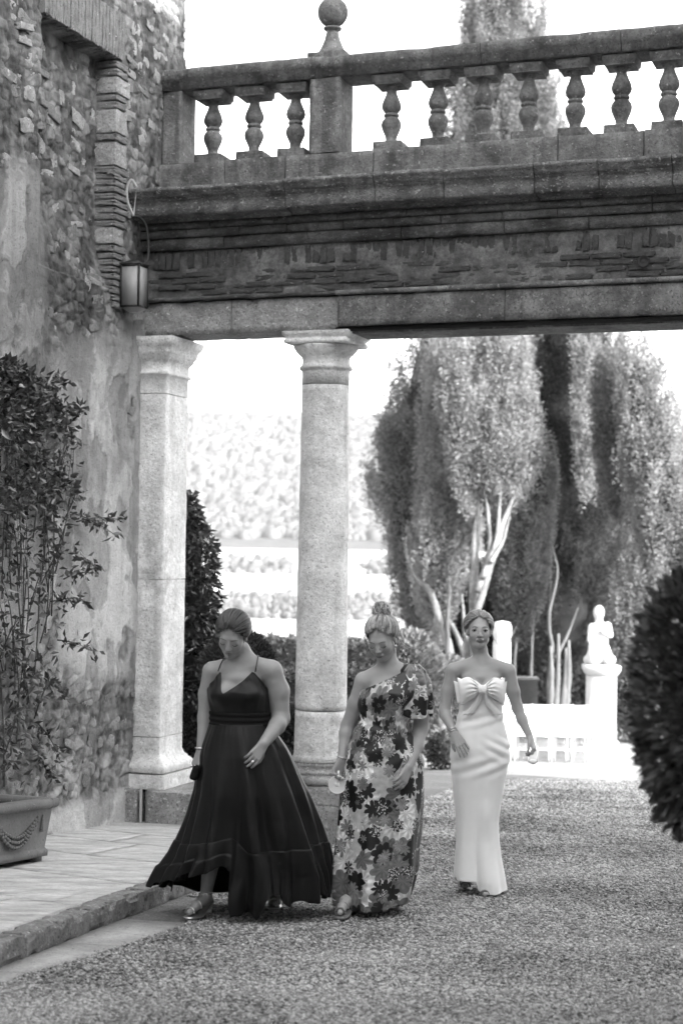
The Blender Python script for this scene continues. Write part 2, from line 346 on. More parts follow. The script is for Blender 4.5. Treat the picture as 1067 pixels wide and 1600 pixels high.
for a, b in zip(TJ[:-1], TJ[1:]):
    cuts = [-1.85, -1.85+.7+.5*random.random(), 'k'] if b > -3.5 else [-1.85, -.95+.3*random.random(), .0+.35*random.random(), 'k']
    if b > -1.2: cuts = [-1.85, -.6, 'k']
    if random.random() < .35: cuts = [cuts[0], cuts[-2], 'k']
    for u0, u1 in zip(cuts[:-1], cuts[1:]): slab(a, b, u0, u1, sd_); sd_ += 1
v0 = -9.0
while v0 < -.35:
    ln = .55+.5*random.random(); v1 = min(v0+ln, -.32)
    uc = kerb_u((v0+v1)/2)-.075; P0 = B(uc, (v0+v1)/2, 0)
    me = worn_block(.15, v1-v0-.006, .13, .022, .014, .012, sd_, 14); sd_ += 1
    M = Matrix.Translation(Vector((P0[0], P0[1], -SL*P0[1]+.057)))@Matrix.Rotation(-math.atan(SL), 4, 'X')@Matrix.Rotation(-math.radians(19.6)+math.atan(.126), 4, 'Z')
    o = link('kerb_stone', me, M_kerb, terrace); o.matrix_world = M; v0 = v1
tb = G(); n_ = 0                       # bed of the terrace
Pq = [B(-1.9, -9.2, 0), B(kerb_u(-9.2)-.05, -9.2, 0), B(.02, -.34, 0), B(-1.9, -.34, 0)]
Vq = [(p[0], p[1], -SL*p[1]+.05) for p in Pq]+[(p[0], p[1], -SL*p[1]-.2) for p in Pq]
tb.add(Vq, [(0, 1, 2, 3), (7, 6, 5, 4), (0, 4, 5, 1), (1, 5, 6, 2), (2, 6, 7, 3), (3, 7, 4, 0)]); tb.build('mortar_bed', M_mort, terrace)
gs = bpy.data.objects.new('gutter', None); COL.objects.link(gs); gs['kind'] = 'structure'
vv = np.arange(-9, -3.9, .85)
for a, b in zip(vv[:-1], vv[1:]):
    def su(v): return float(np.interp(v, [-9, -6.68, -4.86, -3.6], [1.0, .985, 1.02, .62]))
    g = G(); pp = [B(kerb_u(a)-.01, a+.004, 0), B(su(a), a+.004, 0), B(su(b), b-.004, 0), B(kerb_u(b)-.01, b-.004, 0)]
    g.add([(p[0], p[1], -SL*p[1]+.010) for p in pp]+[(p[0], p[1], -SL*p[1]-.05) for p in pp], [(0, 1, 2, 3), (0, 4, 5, 1), (1, 5, 6, 2), (2, 6, 7, 3), (3, 7, 4, 0)])
    g.build('gutter_stone', M_strip, gs)
# ================================================================== VILLA WALL
villa = thing('villa', 'old stone villa with flaking plaster over rubble and a walled-up window, at the left', 'building', tuple(B(-1.6, -1.5, -1.0)))
NV0, NV1, NZ1 = -2.0, -.80, 5.455
def rub_mask(v, z):
    """1 where plaster has fallen and rubble shows"""
    P = np.stack([v*1.6, z*1.1, 0*v], -1); n1 = fbm(P, 5, 31)*.9
    up = sstep(2.75, 3.25, z+.42*n1-.25*(v+1.2)); left_pl = sstep(-1.72, -2.0, v+.15*n1)*sstep(2.3, 2.7, z)*sstep(4.35, 4.0, z+.5*n1)
    low = sstep(.55, .25, z+.35*n1+.12*(v+1))*sstep(-.68, -.55, z+.12*n1)
    right_pl = sstep(-.62, -.42, v+.06*n1)*sstep(.35, .55, z)*sstep(3.3, 2.9, z)
    m = np.clip(np.maximum(up*(1-left_pl), low)*(1-right_pl*.9), 0, 1)
    hole = sstep(.30, .42, fbm(np.stack([v*2.2, z*1.6, 0*v+4], -1), 4, 77))
    return np.clip(np.maximum(m, hole*.9), 0, 1)
def wall_off(v, z):
    rub = rub_mask(v, z); P = np.stack([v, z, 0*v], -1)
    f1, f2, cid = voro(v*7.5+.9*fbm(P*4, 2, 3), z*11+.6*fbm(P*4+9, 2, 4), 3)
    st = sstep(.02, .22, f2-f1)
    pe = fbm(P*np.array([3., 1.6, 1.])+5, 5, 15); peel = .010*sstep(.02, .06, pe)+.007*sstep(.22, .25, fbm(P*np.array([5., 3., 1.])+9, 4, 17))
    o = (1-rub)*(.026-peel+.006*fbm(P*9, 5, 9, .6))+rub*(st*(.003+.010*cid)+.020*fbm(P*16, 5, 12, .62)-.008)
    nich = (v > NV0) & (v < NV1) & (z < NZ1+.04*0) & (z > 3.55)
    fade = sstep(3.5, 4.3, z+.25*(v+1.4))
    o = o-np.where(nich, .16*(.25+.75*fade)*np.where(v < -1.75, .35+.65*sstep(-2.0, -1.9, v), 1), 0)
    return o, rub, cid, st
dv = .0125
va = np.arange(-3.7, .5601, dv); za = np.arange(-1.45, 7.0, dv)
A, Z = np.meshgrid(va, za, indexing='ij'); off, rub, cid, st = wall_off(A, Z)
edge = (A > .5)*(.035*fbm(np.stack([A*0, Z*5, Z*0], -1), 3, 66)+.02*fbm(np.stack([A*0, Z*14, Z*0], -1), 2, 67))
Pw = BO+(-1.6+off)[..., None]*BU+(A+edge)[..., None]*BV; Pw[..., 2] = Z
a_, b_ = A.shape; i, j = np.meshgrid(np.arange(a_-1), np.arange(b_-1), indexing='ij'); i = i.ravel(); j = j.ravel()
me = mesh_np('rubble_and_plaster', Pw.reshape(-1, 3), np.c_[i*b_+j, (i+1)*b_+j, (i+1)*b_+j+1, i*b_+j+1])
at_ = me.attributes.new('rub', 'FLOAT', 'POINT'); at_.data.foreach_set('value', rub.astype(np.float32).ravel())
pe_ = fbm(np.stack([A*3., Z*1.6, 0*A], -1)+5, 5, 15); tone = np.where(rub > .5, .5*(.6+.4*st)+.6*(cid-.5)*st+.45*fbm(np.stack([A*20, Z*20, 0*A], -1), 3, 5), .5)
at_ = me.attributes.new('peel', 'FLOAT', 'POINT'); at_.data.foreach_set('value', (sstep(.02, .06, pe_)*.30+sstep(.22, .25, fbm(np.stack([A*5., Z*3., 0*A], -1)+9, 4, 17))*.2).astype(np.float32).ravel())
at_ = me.attributes.new('tone', 'FLOAT', 'POINT'); at_.data.foreach_set('value', tone.astype(np.float32).ravel())
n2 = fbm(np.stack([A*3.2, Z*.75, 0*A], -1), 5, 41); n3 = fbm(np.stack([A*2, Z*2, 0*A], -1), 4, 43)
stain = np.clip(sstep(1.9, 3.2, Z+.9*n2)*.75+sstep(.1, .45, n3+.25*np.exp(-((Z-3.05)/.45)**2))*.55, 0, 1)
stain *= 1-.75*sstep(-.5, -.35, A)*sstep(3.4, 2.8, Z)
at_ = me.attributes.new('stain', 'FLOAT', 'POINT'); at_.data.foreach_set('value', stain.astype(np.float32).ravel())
def wallmat():
    m = mat('plaster_over_rubble', .50, .92, .18, 3, .7, 70, spots=.25, spot_v=.65, streak=.25, dist=.012)
    n = m.node_tree.nodes; l = m.node_tree.links; p = n['Principled BSDF']; cb = p.inputs['Base Color'].links[0].from_node
    src = cb.inputs[0].links[0].from_socket
    def attr(nm): t = n.new('ShaderNodeAttribute'); t.attribute_name = nm; return t.outputs['Fac']
    def mth(op, a, b):
        t = n.new('ShaderNodeMath'); t.operation = op
        for i, x in enumerate((a, b)):
            if isinstance(x, (int, float)): t.inputs[i].default_value = x
            else: l.new(x, t.inputs[i])
        return t.outputs[0]
    no = n.new('ShaderNodeTexNoise'); no.inputs['Scale'].default_value = 30; no.inputs['Detail'].default_value = 5
    r = mth('ADD', mth('MULTIPLY', attr('tone'), .38), mth('MULTIPLY', mth('SUBTRACT', no.outputs['Fac'], .35), .38))
    rub_ = attr('rub'); c = mth('ADD', mth('MULTIPLY', src, mth('SUBTRACT', 1., rub_)), mth('MULTIPLY', r, rub_))
    c = mth('MULTIPLY', c, mth('SUBTRACT', 1., attr('peel')))
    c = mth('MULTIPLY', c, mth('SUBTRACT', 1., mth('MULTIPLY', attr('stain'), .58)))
    for i in range(3):
        for lk in list(cb.inputs[i].links): l.remove(lk)
        l.new(c, cb.inputs[i])
    return m
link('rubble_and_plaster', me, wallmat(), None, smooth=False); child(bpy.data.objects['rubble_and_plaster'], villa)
g = G()                                   # body of the building behind the face
g.box(-11, -1.80, -26, .50, -3.5, 9.2); g.box(-1.86, -1.6, -26, -3.69, -3.5, 9.2); g.box(-1.86, -1.605, -3.70, .50, 6.98, 9.2); g.box(-1.86, -1.62, .40, .52, -3.5, 7.0)
M_far = mat('old_render', .5, .9, .2, 1.5, .5, 20, dark=.2, dark_v=.15)
o = g.build('wall_core', M_far); o.matrix_world = BM; child(o, villa)
g = G(); g.box(-11.4, -1.3, -26.4, .9, 9.2, 9.4); o = g.build('eaves', M_far); o.matrix_world = BM; child(o, villa)
# rubble stones that stand proud of the mortar, one object each
def stone_me(seed, n=8):
    g = G(); g.ell((0, 0, 0), (1, 1, 1), 9, 6); m_ = g.mesh('rubble'); V = np.empty(len(m_.vertices)*3, np.float32); m_.vertices.foreach_get('co', V); V = V.reshape(-1, 3)
    V = np.sign(V)*np.abs(V)**.4; V *= (1+.5*fbm(V*1.6+seed*5, 3, seed))[:, None]; m_.vertices.foreach_set('co', V.ravel()); m_.update()
    return m_
stones = [stone_me(k) for k in range(14)]
for k, s_ in enumerate(stones): s_.materials.append(M_stone if k % 3 else M_stone2)
cnt = 0; cand = []
for a in np.arange(-2.55, .5, .165):
    for z in np.arange(-.78, 6.3, .105):
        v = a+(random.random()-.5)*.10+(.08 if int(round(z/.105)) % 2 else 0); zz = z+(random.random()-.5)*.05
        cand.append((v, zz))
random.shuffle(cand)
for v, zz in cand:
    m_ = float(rub_mask(np.array([v]), np.array([zz]))[0])
    if m_ < .6 or cnt >= 230: continue
    if NV1-.02 < v < NV1+.24 and zz > 3.3: continue
    if NV0-.1 < v < NV1+.1 and NZ1-.03 < zz < 6.2: continue
    o0 = float(wall_off(np.array([v]), np.array([zz]))[0][0])
    sx, sz_ = (.035+.085*random.random()**1.4), (.022+.038*random.random())
    M = BM@Matrix.Translation(Vector((-1.6+o0-.003, v, zz)))@Matrix.Rotation((random.random()-.5)*.9, 4, 'X')@Matrix.Diagonal(Vector((.003+.009*random.random()**2, sx, sz_, 1)))
    o = link('stone', stones[cnt % 14], None, None, smooth=False); o.matrix_world = M; child(o, villa); cnt += 1
# jamb of the blocked window: bricks and dressed stones
brick_me = [worn_block(1, 1, 1, .16, .035, .05, k, 4) for k in range(6)]
for k, b_m in enumerate(brick_me): b_m.materials.append([M_brick, M_stone, M_brick][k % 3])
z = 3.40; k = 0
while z < 5.40:
    h_ = random.choice([.045, .05, .05, .055, .06, .14, .2]) if not (4.1 < z < 4.45) else .05
    h_ = min(h_, 5.45-z); ln = .17+.1*random.random(); big = h_ > .1
    M = BM@Matrix.Translation(Vector((-1.6-.082+(.012*random.random()), NV1+ln/2-.012-.015*random.random(), z+h_/2)))@Matrix.Rotation((random.random()-.5)*.05, 4, 'X')@Matrix.Diagonal(Vector((.20, ln, h_-.008, 1)))
    o = link('jamb_stone' if big else 'jamb_brick', brick_me[1 if big else (0, 2, 3, 5)[k % 4]], None); o.matrix_world = M; child(o, villa); z += h_+.006; k += 1
for v in np.arange(NV0-.03, NV1+.05, .058):  # soldier bricks over the opening
    M = BM@Matrix.Translation(Vector((-1.6-.048+.008*random.random(), v+.02, NZ1+.19+.01*random.random())))@Matrix.Rotation((random.random()-.5)*.03, 4, 'X')@Matrix.Diagonal(Vector((.17, .05, .38, 1)))
    o = link('lintel_brick', brick_me[(0, 2, 3, 5)[random.randrange(4)]], None); o.matrix_world = M; child(o, villa)
for k in range(16):                         # a few bricks bedded in the blocking and the wall
    v, z = random.choice([(-1.75, 5.0), (-1.5, 4.85), (-1.75, 4.8), (-1.2, 4.6), (-.65, 4.6), (-.6, 5.2), (-2.3, 5.3), (-1.0, 3.7), (-.5, 4.9)]); v += (random.random()-.5)*.25; z += (random.random()-.5)*.35
    o0 = float(wall_off(np.array([v]), np.array([z]))[0][0])
    M = BM@Matrix.Translation(Vector((-1.6+o0-.01, v, z)))@Matrix.Rotation((random.random()-.5)*.5, 4, 'X')@Matrix.Diagonal(Vector((.06, .2, .05, 1)))
    o = link('brick', brick_me[k % 6], None); o.matrix_world = M; child(o, villa)
# ================================================================== ARCH
def rect_loft(g, u0, u1, v0, v1, prof, nu=6, nv=6, amp=.003, seed=0, cap=True, fr=12):
    """rings of a rectangle grown by each profile offset: mouldings round a block"""
    rings = []
    for o_, z in prof:
        a0, a1, b0, b1 = u0-o_, u1+o_, v0-o_, v1+o_
        r = [(a0+(a1-a0)*t/nu, b0, z) for t in range(nu)]+[(a1, b0+(b1-b0)*t/nv, z) for t in range(nv)]+[(a1-(a1-a0)*t/nu, b1, z) for t in range(nu)]+[(a0, b1-(b1-b0)*t/nv, z) for t in range(nv)]
        rings.append(r)
    V = np.array(rings); m, n = V.shape[:2]; V = V.reshape(-1, 3); nrm = V-np.array([(u0+u1)/2, (v0+v1)/2, 0]); nrm[:, 2] = 0; nrm /= np.linalg.norm(nrm, axis=1)[:, None]
    V = V+nrm*(fbm(V*fr+seed*7.7, 3, seed)*amp)[:, None]; V[:, 2] += fbm(V*fr+seed*2.7+50, 2, seed+5)*amp*.6
    i, j = np.meshgrid(np.arange(m-1), np.arange(n), indexing='ij'); i = i.ravel(); j = j.ravel(); k = (j+1) % n
    g.add(V, np.c_[i*n+j, i*n+k, (i+1)*n+k, (i+1)*n+j])
    if cap:
        for e in (0, m-1):
            base = V[e*n:(e+1)*n]; c = base.mean(0)[None]; off_ = g.n; g.add(np.r_[base, c], np.array([((q+1) % n, q, n) if e == 0 else (q, (q+1) % n, n) for q in range(n)]))
    return g
def seg(z0, z1, n): return [(0, z0+(z1-z0)*t/n) for t in range(n+1)]
def bpart(g, name, m, root, smooth=False, **k):
    o = g.build(name, m, None, smooth, **k); o.matrix_world = BM; child(o, root); return o
def vasejit(amp, fr, seed): return lambda V: (V-V.mean(0))*0+np.stack([fbm(V*fr+seed, 3, seed)*amp, fbm(V*fr+seed+9, 3, seed+1)*amp, fbm(V*fr+seed+19, 2, seed+2)*amp*.4], -1)
# --- round column
col = thing('stone_column', 'round travertine column between the two dark and floral dresses, carrying the beam', 'column', tuple(B(0, 0, -.98)))
def shaft_r(z): t = (z+.3)/3.1; return .216-.019*max(0, t)**1.6
g = G(); zs = np.linspace(.11, 2.80, 60); g.lathe([(.01, .105)]+[(shaft_r(z), z) for z in zs]+[(.01, 2.803)], n=48, jit=vasejit(.006, 9, 3)); bpart(g, 'shaft', M_trav, col, True)
g = G(); zs = np.linspace(-.31, .10, 10); g.lathe([(.01, -.315)]+[(shaft_r(z)+.03*max(0, (-.24-z)/.07)**2, z) for z in zs]+[(.01, .103)], n=48, jit=vasejit(.006, 9, 3)); bpart(g, 'lower_drum', M_trav, col, True)
g = G(); g.lathe([(.01, -.31), (.235, -.312), (.25, -.325), (.245, -.345), (.238, -.36), (.25, -.375), (.272, -.385), (.275, -.40), (.262, -.412), (.27, -.42), (.292, -.44), (.296, -.465), (.285, -.49), (.01, -.495)], n=48, jit=vasejit(.006, 11, 5)); bpart(g, 'base_moulding', M_base, col, True)
g = G(); rect_loft(g, -.29, .29, -.29, .29, seg(-.64, -.498, 4), 12, 12, .006, 3); bpart(g, 'plinth', M_base, col)
g = G(); rect_loft(g, -.30, .30, -.30, .30, seg(-1.25, -.645, 10), 14, 14, .009, 4); bpart(g, 'pedestal_block', M_base, col)
g = G(); g.lathe([(.01, 2.806), (.199, 2.808), (.199, 2.91), (.204, 2.925), (.222, 2.935), (.224, 2.95), (.212, 2.965), (.2, 2.975), (.199, 3.02), (.21, 3.045), (.232, 3.06), (.236, 3.068), (.25, 3.085), (.27, 3.115), (.272, 3.128), (.01, 3.13)], n=48, jit=vasejit(.005, 12, 6)); bpart(g, 'capital', M_trav, col, True)
g = G(); rect_loft(g, -.262, .262, -.262, .262, [(.0, 3.132), (.012, 3.14), (.014, 3.165), (.004, 3.17), (.004, 3.185), (.026, 3.205), (.028, 3.232)], 10, 10, .008, 7); bpart(g, 'abacus', M_trav, col)
# --- corner pilaster
pil = thing('corner_pilaster', 'square travertine pilaster against the plastered wall, its right face pale', 'pilaster', tuple(B(-1.48, 0, -.98)))
pu0, pu1, pv0, pv1 = -1.62, -1.36, -.25, .22
g = G(); rect_loft(g, pu0, pu1, pv0, pv1, seg(1.165, 2.74, 30), 6, 10, .006, 11); bpart(g, 'upper_shaft', M_trav, pil)
g = G(); rect_loft(g, pu0, pu1, pv0, pv1, seg(-.17, 1.16, 26), 6, 10, .006, 12); bpart(g, 'middle_shaft', M_trav, pil)
g = G(); rect_loft(g, pu0, pu1, pv0, pv1, [(0, -.175), (0, -.22), (.0, -.3), (.012, -.34), (.035, -.36), (.04, -.372), (.06, -.385), (.078, -.41), (.082, -.44), (.07, -.468)], 8, 12, .006, 13); bpart(g, 'base_moulding', M_trav, pil)
g = G(); rect_loft(g, pu0, pu1, pv0, pv1, [(.078, -.602)]+[(.078, -.60+.12*t/5) for t in range(6)], 10, 14, .006, 14); bpart(g, 'plinth', M_trav, pil)
g = G(); rect_loft(g, -1.40, -.98, -.40, .4, seg(-1.25, -.606, 10), 14, 14, .010, 15); bpart(g, 'pedestal_block', M_base, pil)
g = G(); rect_loft(g, -1.62, -1.475, -.42, -.2, seg(-1.25, -.60, 8), 6, 6, .008, 16); bpart(g, 'pedestal_stone', M_base, pil)
g = G(); g.tube([tuple(B(-1.437, -.41, -.58)), tuple(B(-1.437, -.41, -1.0))], .012, 8); o = g.build('drain_pipe', M_cable); child(o, pil)
g = G(); rect_loft(g, pu0, pu1, pv0, pv1, [(0, 2.745), (0, 2.895), (.018, 2.905), (.022, 2.925), (.004, 2.935), (.004, 3.0), (.02, 3.03), (.03, 3.036), (.035, 3.06), (.055, 3.085), (.058, 3.10), (.062, 3.13), (.085, 3.16), (.09, 3.17), (.10, 3.20), (.10, 3.222)], 8, 12, .006, 17); bpart(g, 'capital', M_trav, pil)
# --- entablature
ent = thing('entablature', 'dark weathered stone and brick beam spanning from the villa over the column', 'beam', tuple(B(.6, 0, 3.2)))
def prof_block(g, u0, u1, prof, seed, amp=.006, step=.035, fr=9):
    n = max(2, int((u1-u0)/step)); us = np.linspace(u0, u1, n+1); pr = []
    P = np.array(prof, float)
    for a, b in zip(P, np.roll(P, -1, 0)):
        k = max(1, int(np.hypot(*(b-a))/.05)) if np.hypot(*(b-a)) < .6 else 3
        for t in range(k): pr.append(a+(b-a)*t/k)
    P = np.array(pr); c = P.mean(0); V = np.stack([np.repeat(us, len(P)), np.tile(P[:, 0], n+1), np.tile(P[:, 1], n+1)], -1)
    d = V[:, 1:]-c; d /= np.linalg.norm(d, axis=1)[:, None]+1e-9; nn = fbm(V*fr+seed*3.3, 4, seed)*amp
    chip = np.clip(fbm(V*5+seed, 3, seed+7)-.18, 0, 1)*.06*(V[:, 1] < P[:, 0].min()+.05)
    V[:, 1] += d[:, 0]*nn+chip; V[:, 2] += d[:, 1]*nn
    m = len(P); i, j = np.meshgrid(np.arange(n), np.arange(m), indexing='ij'); i = i.ravel(); j = j.ravel(); k = (j+1) % m
    g.add(V, np.c_[i*m+j, i*m+k, (i+1)*m+k, (i+1)*m+j])
    for e in (0, n):
        base = V[e*m:(e+1)*m]; g.add(np.r_[base, base.mean(0)[None]], np.array([((q+1) % m, q, m) if e else (q, (q+1) % m, m) for q in range(m)]))
    return g
cp = [(-.545, 4.435), (-.545, 4.405), (-.528, 4.395), (-.518, 4.37), (-.50, 4.352), (-.492, 4.350), (-.492, 4.335), (-.478, 4.33), (-.478, 4.222), (-.455, 4.212), (-.33, 4.205), (-.33, 4.19), (.45, 4.19), (.45, 4.45), (.0, 4.455), (-.4, 4.45)]
cj = [-1.63, -.93, -.2, .57, 1.14, 1.87, 2.37, 2.93, 3.6, 4.3, 5.0, 5.6]
for k, (a, b) in enumerate(zip(cj[:-1], cj[1:])):
    g = G(); dz = (random.random()-.5)*.012; dvv = (random.random()-.5)*.014
    prof_block(g, a+.004, b-.004, [(v+dvv, z+dz) for v, z in cp], 20+k, .008); bpart(g, 'cornice_stone', M_corn, ent)
def course(name, u0, u1, v_, z0, z1, lens, m, seed, amp=.006, gap=.004, vj=.008, back=.24):
    u = u0; k = 0
    while u < u1-.05:
        ln = lens[0]+(lens[1]-lens[0])*random.random(); b = min(u+ln, u1); 
        if u1-b < .08: b = u1
        g = G(); vv = v_+(random.random()-.5)*vj
        prof_block(g, u+gap, b-gap, [(vv, z1-.004), (vv, z0+.004), (back, z0+.004), (back, z1-.004)], seed+k, amp, .05); bpart(g, name, m, ent); u = b; k += 1
course('bed_mould_stone', -1.6, 5.6, -.305, 4.125, 4.188, (.5, .9), M_ent, 60, .005)
course('bed_mould_stone', -1.6, 5.6, -.285, 4.055, 4.125, (.35, .8), M_ent, 80, .006, vj=.014)
course('band_stone', -1.6, 5.6, -.262, 3.955, 4.055, (.5, .9), M_ent, 100, .006)
core = G(); core.box(-1.6, 5.6, -.18, .212, 3.56, 3.955)
us_, zs_ = np.meshgrid(np.arange(-1.6, 5.61, .02), np.linspace(3.56, 3.955, 22), indexing='ij'); cov = fbm(np.stack([us_*1.6, zs_*5, us_*0], -1), 4, 55)
cv = -.206-.022*sstep(-.1, .25, cov)-.010*fbm(np.stack([us_*14, zs_*20, us_*0], -1), 4, 56); na, nb = us_.shape; i, j = np.meshgrid(np.arange(na-1), np.arange(nb-1), indexing='ij'); i = i.ravel(); j = j.ravel()
core.add(np.stack([us_, cv, zs_], -1).reshape(-1, 3), np.c_[i*nb+j, (i+1)*nb+j, (i+1)*nb+j+1, i*nb+j+1]); bpart(core, 'brick_core', mat('dark_mortar', .11, .95, .6, 5, .8, 40, dark=.6, dark_v=.05), ent)
bm_s = [worn_block(1, 1, 1, .2, .05, .08, 30+k, 3) for k in range(5)]
for k, b_m in enumerate(bm_s): b_m.materials.append(M_brickd)
u = -1.58
while u < 5.55:
    w_ = .05+.012*random.random()
    M = BM@Matrix.Translation(Vector((u+w_/2, -.176-.014*random.random(), 3.873+.016*(random.random()-.5))))@Matrix.Rotation((random.random()-.5)*.10, 4, 'Y')@Matrix.Diagonal(Vector((w_, .09, .152, 1)))
    if random.random() < .85: o = link('frieze_brick', bm_s[random.randrange(5)], None); o.matrix_world = M; child(o, ent)
    u += w_+.009
for r in range(4):
    u = -1.58+(.12 if r % 2 else 0); z = 3.592+r*.052
    while u < 5.5:
        ln = .24+.05*random.random()
        if random.random() < .80:
            M = BM@Matrix.Translation(Vector((u+ln/2, -.178-.016*random.random(), z)))@Matrix.Rotation((random.random()-.5)*.03, 4, 'Y')@Matrix.Diagonal(Vector((ln-.01, .08, .043, 1)))
            o = link('frieze_brick', bm_s[random.randrange(5)], None); o.matrix_world = M; child(o, ent)
        u += ln
course('taenia_stone', .17, 5.6, -.275, 3.515, 3.560, (1.0, 1.6), M_arch, 120, .004, .002, .004)
course('taenia_stone', -1.6, .17, -.245, 3.525, 3.560, (1.0, 1.6), M_ent, 125, .004, .002, .004)
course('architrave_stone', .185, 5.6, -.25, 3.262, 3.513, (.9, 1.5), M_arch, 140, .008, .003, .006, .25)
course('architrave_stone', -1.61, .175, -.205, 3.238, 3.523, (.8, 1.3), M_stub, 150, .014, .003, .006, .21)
g = G(); g.box(.19, 5.6, -.225, -.20, 3.222, 3.26); g.box(.19, 5.6, .20, .225, 3.222, 3.26); g.box(.16, 5.6, -.225, .225, 3.234, 3.2595); bpart(g, 'steel_beam', M_iron, ent)
g = G(); prof_block(g, .18, 5.6, [(-.19, 3.233), (-.19, 3.212), (.255, 3.212), (.255, 3.233)], 160, .002); bpart(g, 'soffit_board', M_arch, ent)
g = G(); g.lathe([(0.001, 0), (.045, .004), (.05, .012), (.045, .02), (.03, .0), (.001, .01)], n=16); o = g.build('tie_rod_end', M_iron); o.matrix_world = BM@Matrix.Translation(Vector((2.68, -.255, 3.68)))@Matrix.Rotation(math.pi/2, 4, 'X'); child(o, ent)
# right-hand column, outside the frame, that carries the far end of the beam
col2 = thing('stone_column', 'far right column that carries the other end of the beam, outside the view', 'column', tuple(B(5.25, 0, -1)))
g = G(); g.lathe([(.29, -1.2), (.29, -.5), (.217, -.3), (.2, 2.95), (.27, 3.13), (.3, 3.14), (.3, 3.21), (.01, 3.211)], c=(5.25, 0, 0), n=32); bpart(g, 'shaft', M_trav, col2, True)
# --- balustrade
bal = thing('balustrade', 'lichened stone balustrade along the top of the beam', 'balustrade', tuple(B(.6, .25, 4.45)))
cu = [-1.62, -.98, -.42, .37, 1.93, 2.62, 3.6, 4.5, 5.6]
for k, (a, b) in enumerate(zip(cu[:-1], cu[1:])):
    g = G(); prof_block(g, a+.004, b-.004, [(.06+(random.random()-.5)*.012, 4.78+(random.random()-.5)*.01), (.06, 4.452), (.44, 4.452), (.44, 4.785)], 170+k, .007); bpart(g, 'base_stone', M_bal, bal)
for a, b, c_, d_ in ((-1.60, -1.42, .10, .40), (-.215, .055, .08, .42), (3.90, 4.2, .08, .42)):
    g = G(); rect_loft(g, a, b, c_, d_, seg(4.79, 5.425, 14), 8, 8, .005, 190+int(a*3)); bpart(g, 'pier', M_bal, bal)
ru = [-1.66, -.16, 1.28, 2.43, 3.6, 4.6, 5.6]
for k, (a, b) in enumerate(zip(ru[:-1], ru[1:])):
    g = G(); dz = (random.random()-.5)*.012
    prof_block(g, a+.003, b-.003, [(.045, 5.60+dz), (.04, 5.58+dz), (.045, 5.512+dz), (.07, 5.50+dz), (.075, 5.432), (.425, 5.432), (.43, 5.50+dz), (.455, 5.512+dz), (.455, 5.60+dz)], 200+k, .007); bpart(g, 'rail_stone', M_bal, bal)
bp = [(.01, 0), (.058, .0), (.062, .012), (.05, .02), (.042, .035), (.044, .06), (.058, .095), (.074, .135), (.079, .165), (.072, .195), (.055, .218), (.047, .226), (.058, .232), (.062, .243), (.058, .254), (.047, .26), (.055, .268), (.071, .29), (.078, .318), (.07, .355), (.052, .40), (.041, .435), (.040, .455), (.05, .462), (.058, .475), (.062, .49), (.01, .492)]
bmeshes = []
for k in range(5):
    g = G(); g.lathe([(r_*1.08, z_) for r_, z_ in bp], n=20, jit=vasejit(.004, 16, 210+k*5))
    rect_loft(g, -.122, .122, -.122, .122, [(-.0, .485), (.0, .50), (.014, .515), (.016, .56)], 5, 5, .004, 230+k)
    rect_loft(g, -.122, .122, -.122, .122, [(.0, -.068), (.0, -.035), (-.002, .002)], 5, 5, .004, 240+k); bmeshes.append(g.mesh('baluster')); bmeshes[-1].materials.append(M_bal)
for k, u in enumerate([-1.18, -.79, -.405, .46, .87, 1.26, 1.645, 2.03, 2.405, 2.785, 3.16, 3.54, 4.55, 4.95, 5.3]):
    o = link('baluster', bmeshes[k % 5], None); o.matrix_world = BM@Matrix.Translation(Vector((u, .25, 4.861)))@Matrix.Rotation(random.choice([0, 1, 2, 3])*math.pi/2+.03*random.random(), 4, 'Z'); child(o, bal)
fin = thing('ball_finial', 'stone ball on a flared foot on top of the balustrade pier', 'finial', tuple(B(-.08, .25, 5.6)))
g = G(); rect_loft(g, -.245, .085, .09, .41, [(0, 5.603), (0, 5.655)], 6, 6, .004, 250); bpart(g, 'foot_block', M_bal, fin)
g = G(); g.lathe([(.01, 5.657), (.13, 5.658), (.125, 5.68), (.10, 5.72), (.07, 5.79), (.055, 5.85), (.05, 5.875), (.075, 5.885), (.08, 5.90), (.06, 5.912), (.01, 5.915)], c=(-.08, .25, 0), n=24, jit=vasejit(.004, 14, 251)); bpart(g, 'foot', M_bal, fin, True)
g = G(); g.ell((-.08, .25, 6.035), (.13, .13, .13), 28, 18); bpart(g, 'ball', M_bal, fin, True)
# --- lantern and cable
lan = thing('wall_lantern', 'square metal wall lantern with frosted panes hanging beside the beam', 'lantern', tuple(B(-1.5, -.64, 3.4)))
lu0, lu1, lv0, lv1, lz0, lz1 = -1.56, -1.40, -.70, -.54, 3.425, 3.765
g = G()
for a in (lu0, lu1):
    for b in (lv0, lv1): g.box(a-.007, a+.007, b-.007, b+.007, lz0, lz1)
for z in (lz0, lz1):
    for b in (lv0, lv1): g.box(lu0+.007, lu1-.007, b-.007, b+.007, z-.008, z+.008)
    for a in (lu0, lu1): g.box(a-.007, a+.007, lv0+.007, lv1-.007, z-.0081, z+.0081)
bpart(g, 'frame', M_iron, lan)
g = G(); rect_loft(g, lu0, lu1, lv0, lv1, [(.012, lz1+.009), (.012, lz1+.018), (-.05, lz1+.05)], 1, 1, 0); bpart(g, 'cap', M_iron, lan)
g = G(); rect_loft(g, lu0, lu1, lv0, lv1, [(-.05, lz0-.045), (.004, lz0-.009)], 1, 1, 0); bpart(g, 'bottom_pane', M_frost, lan)
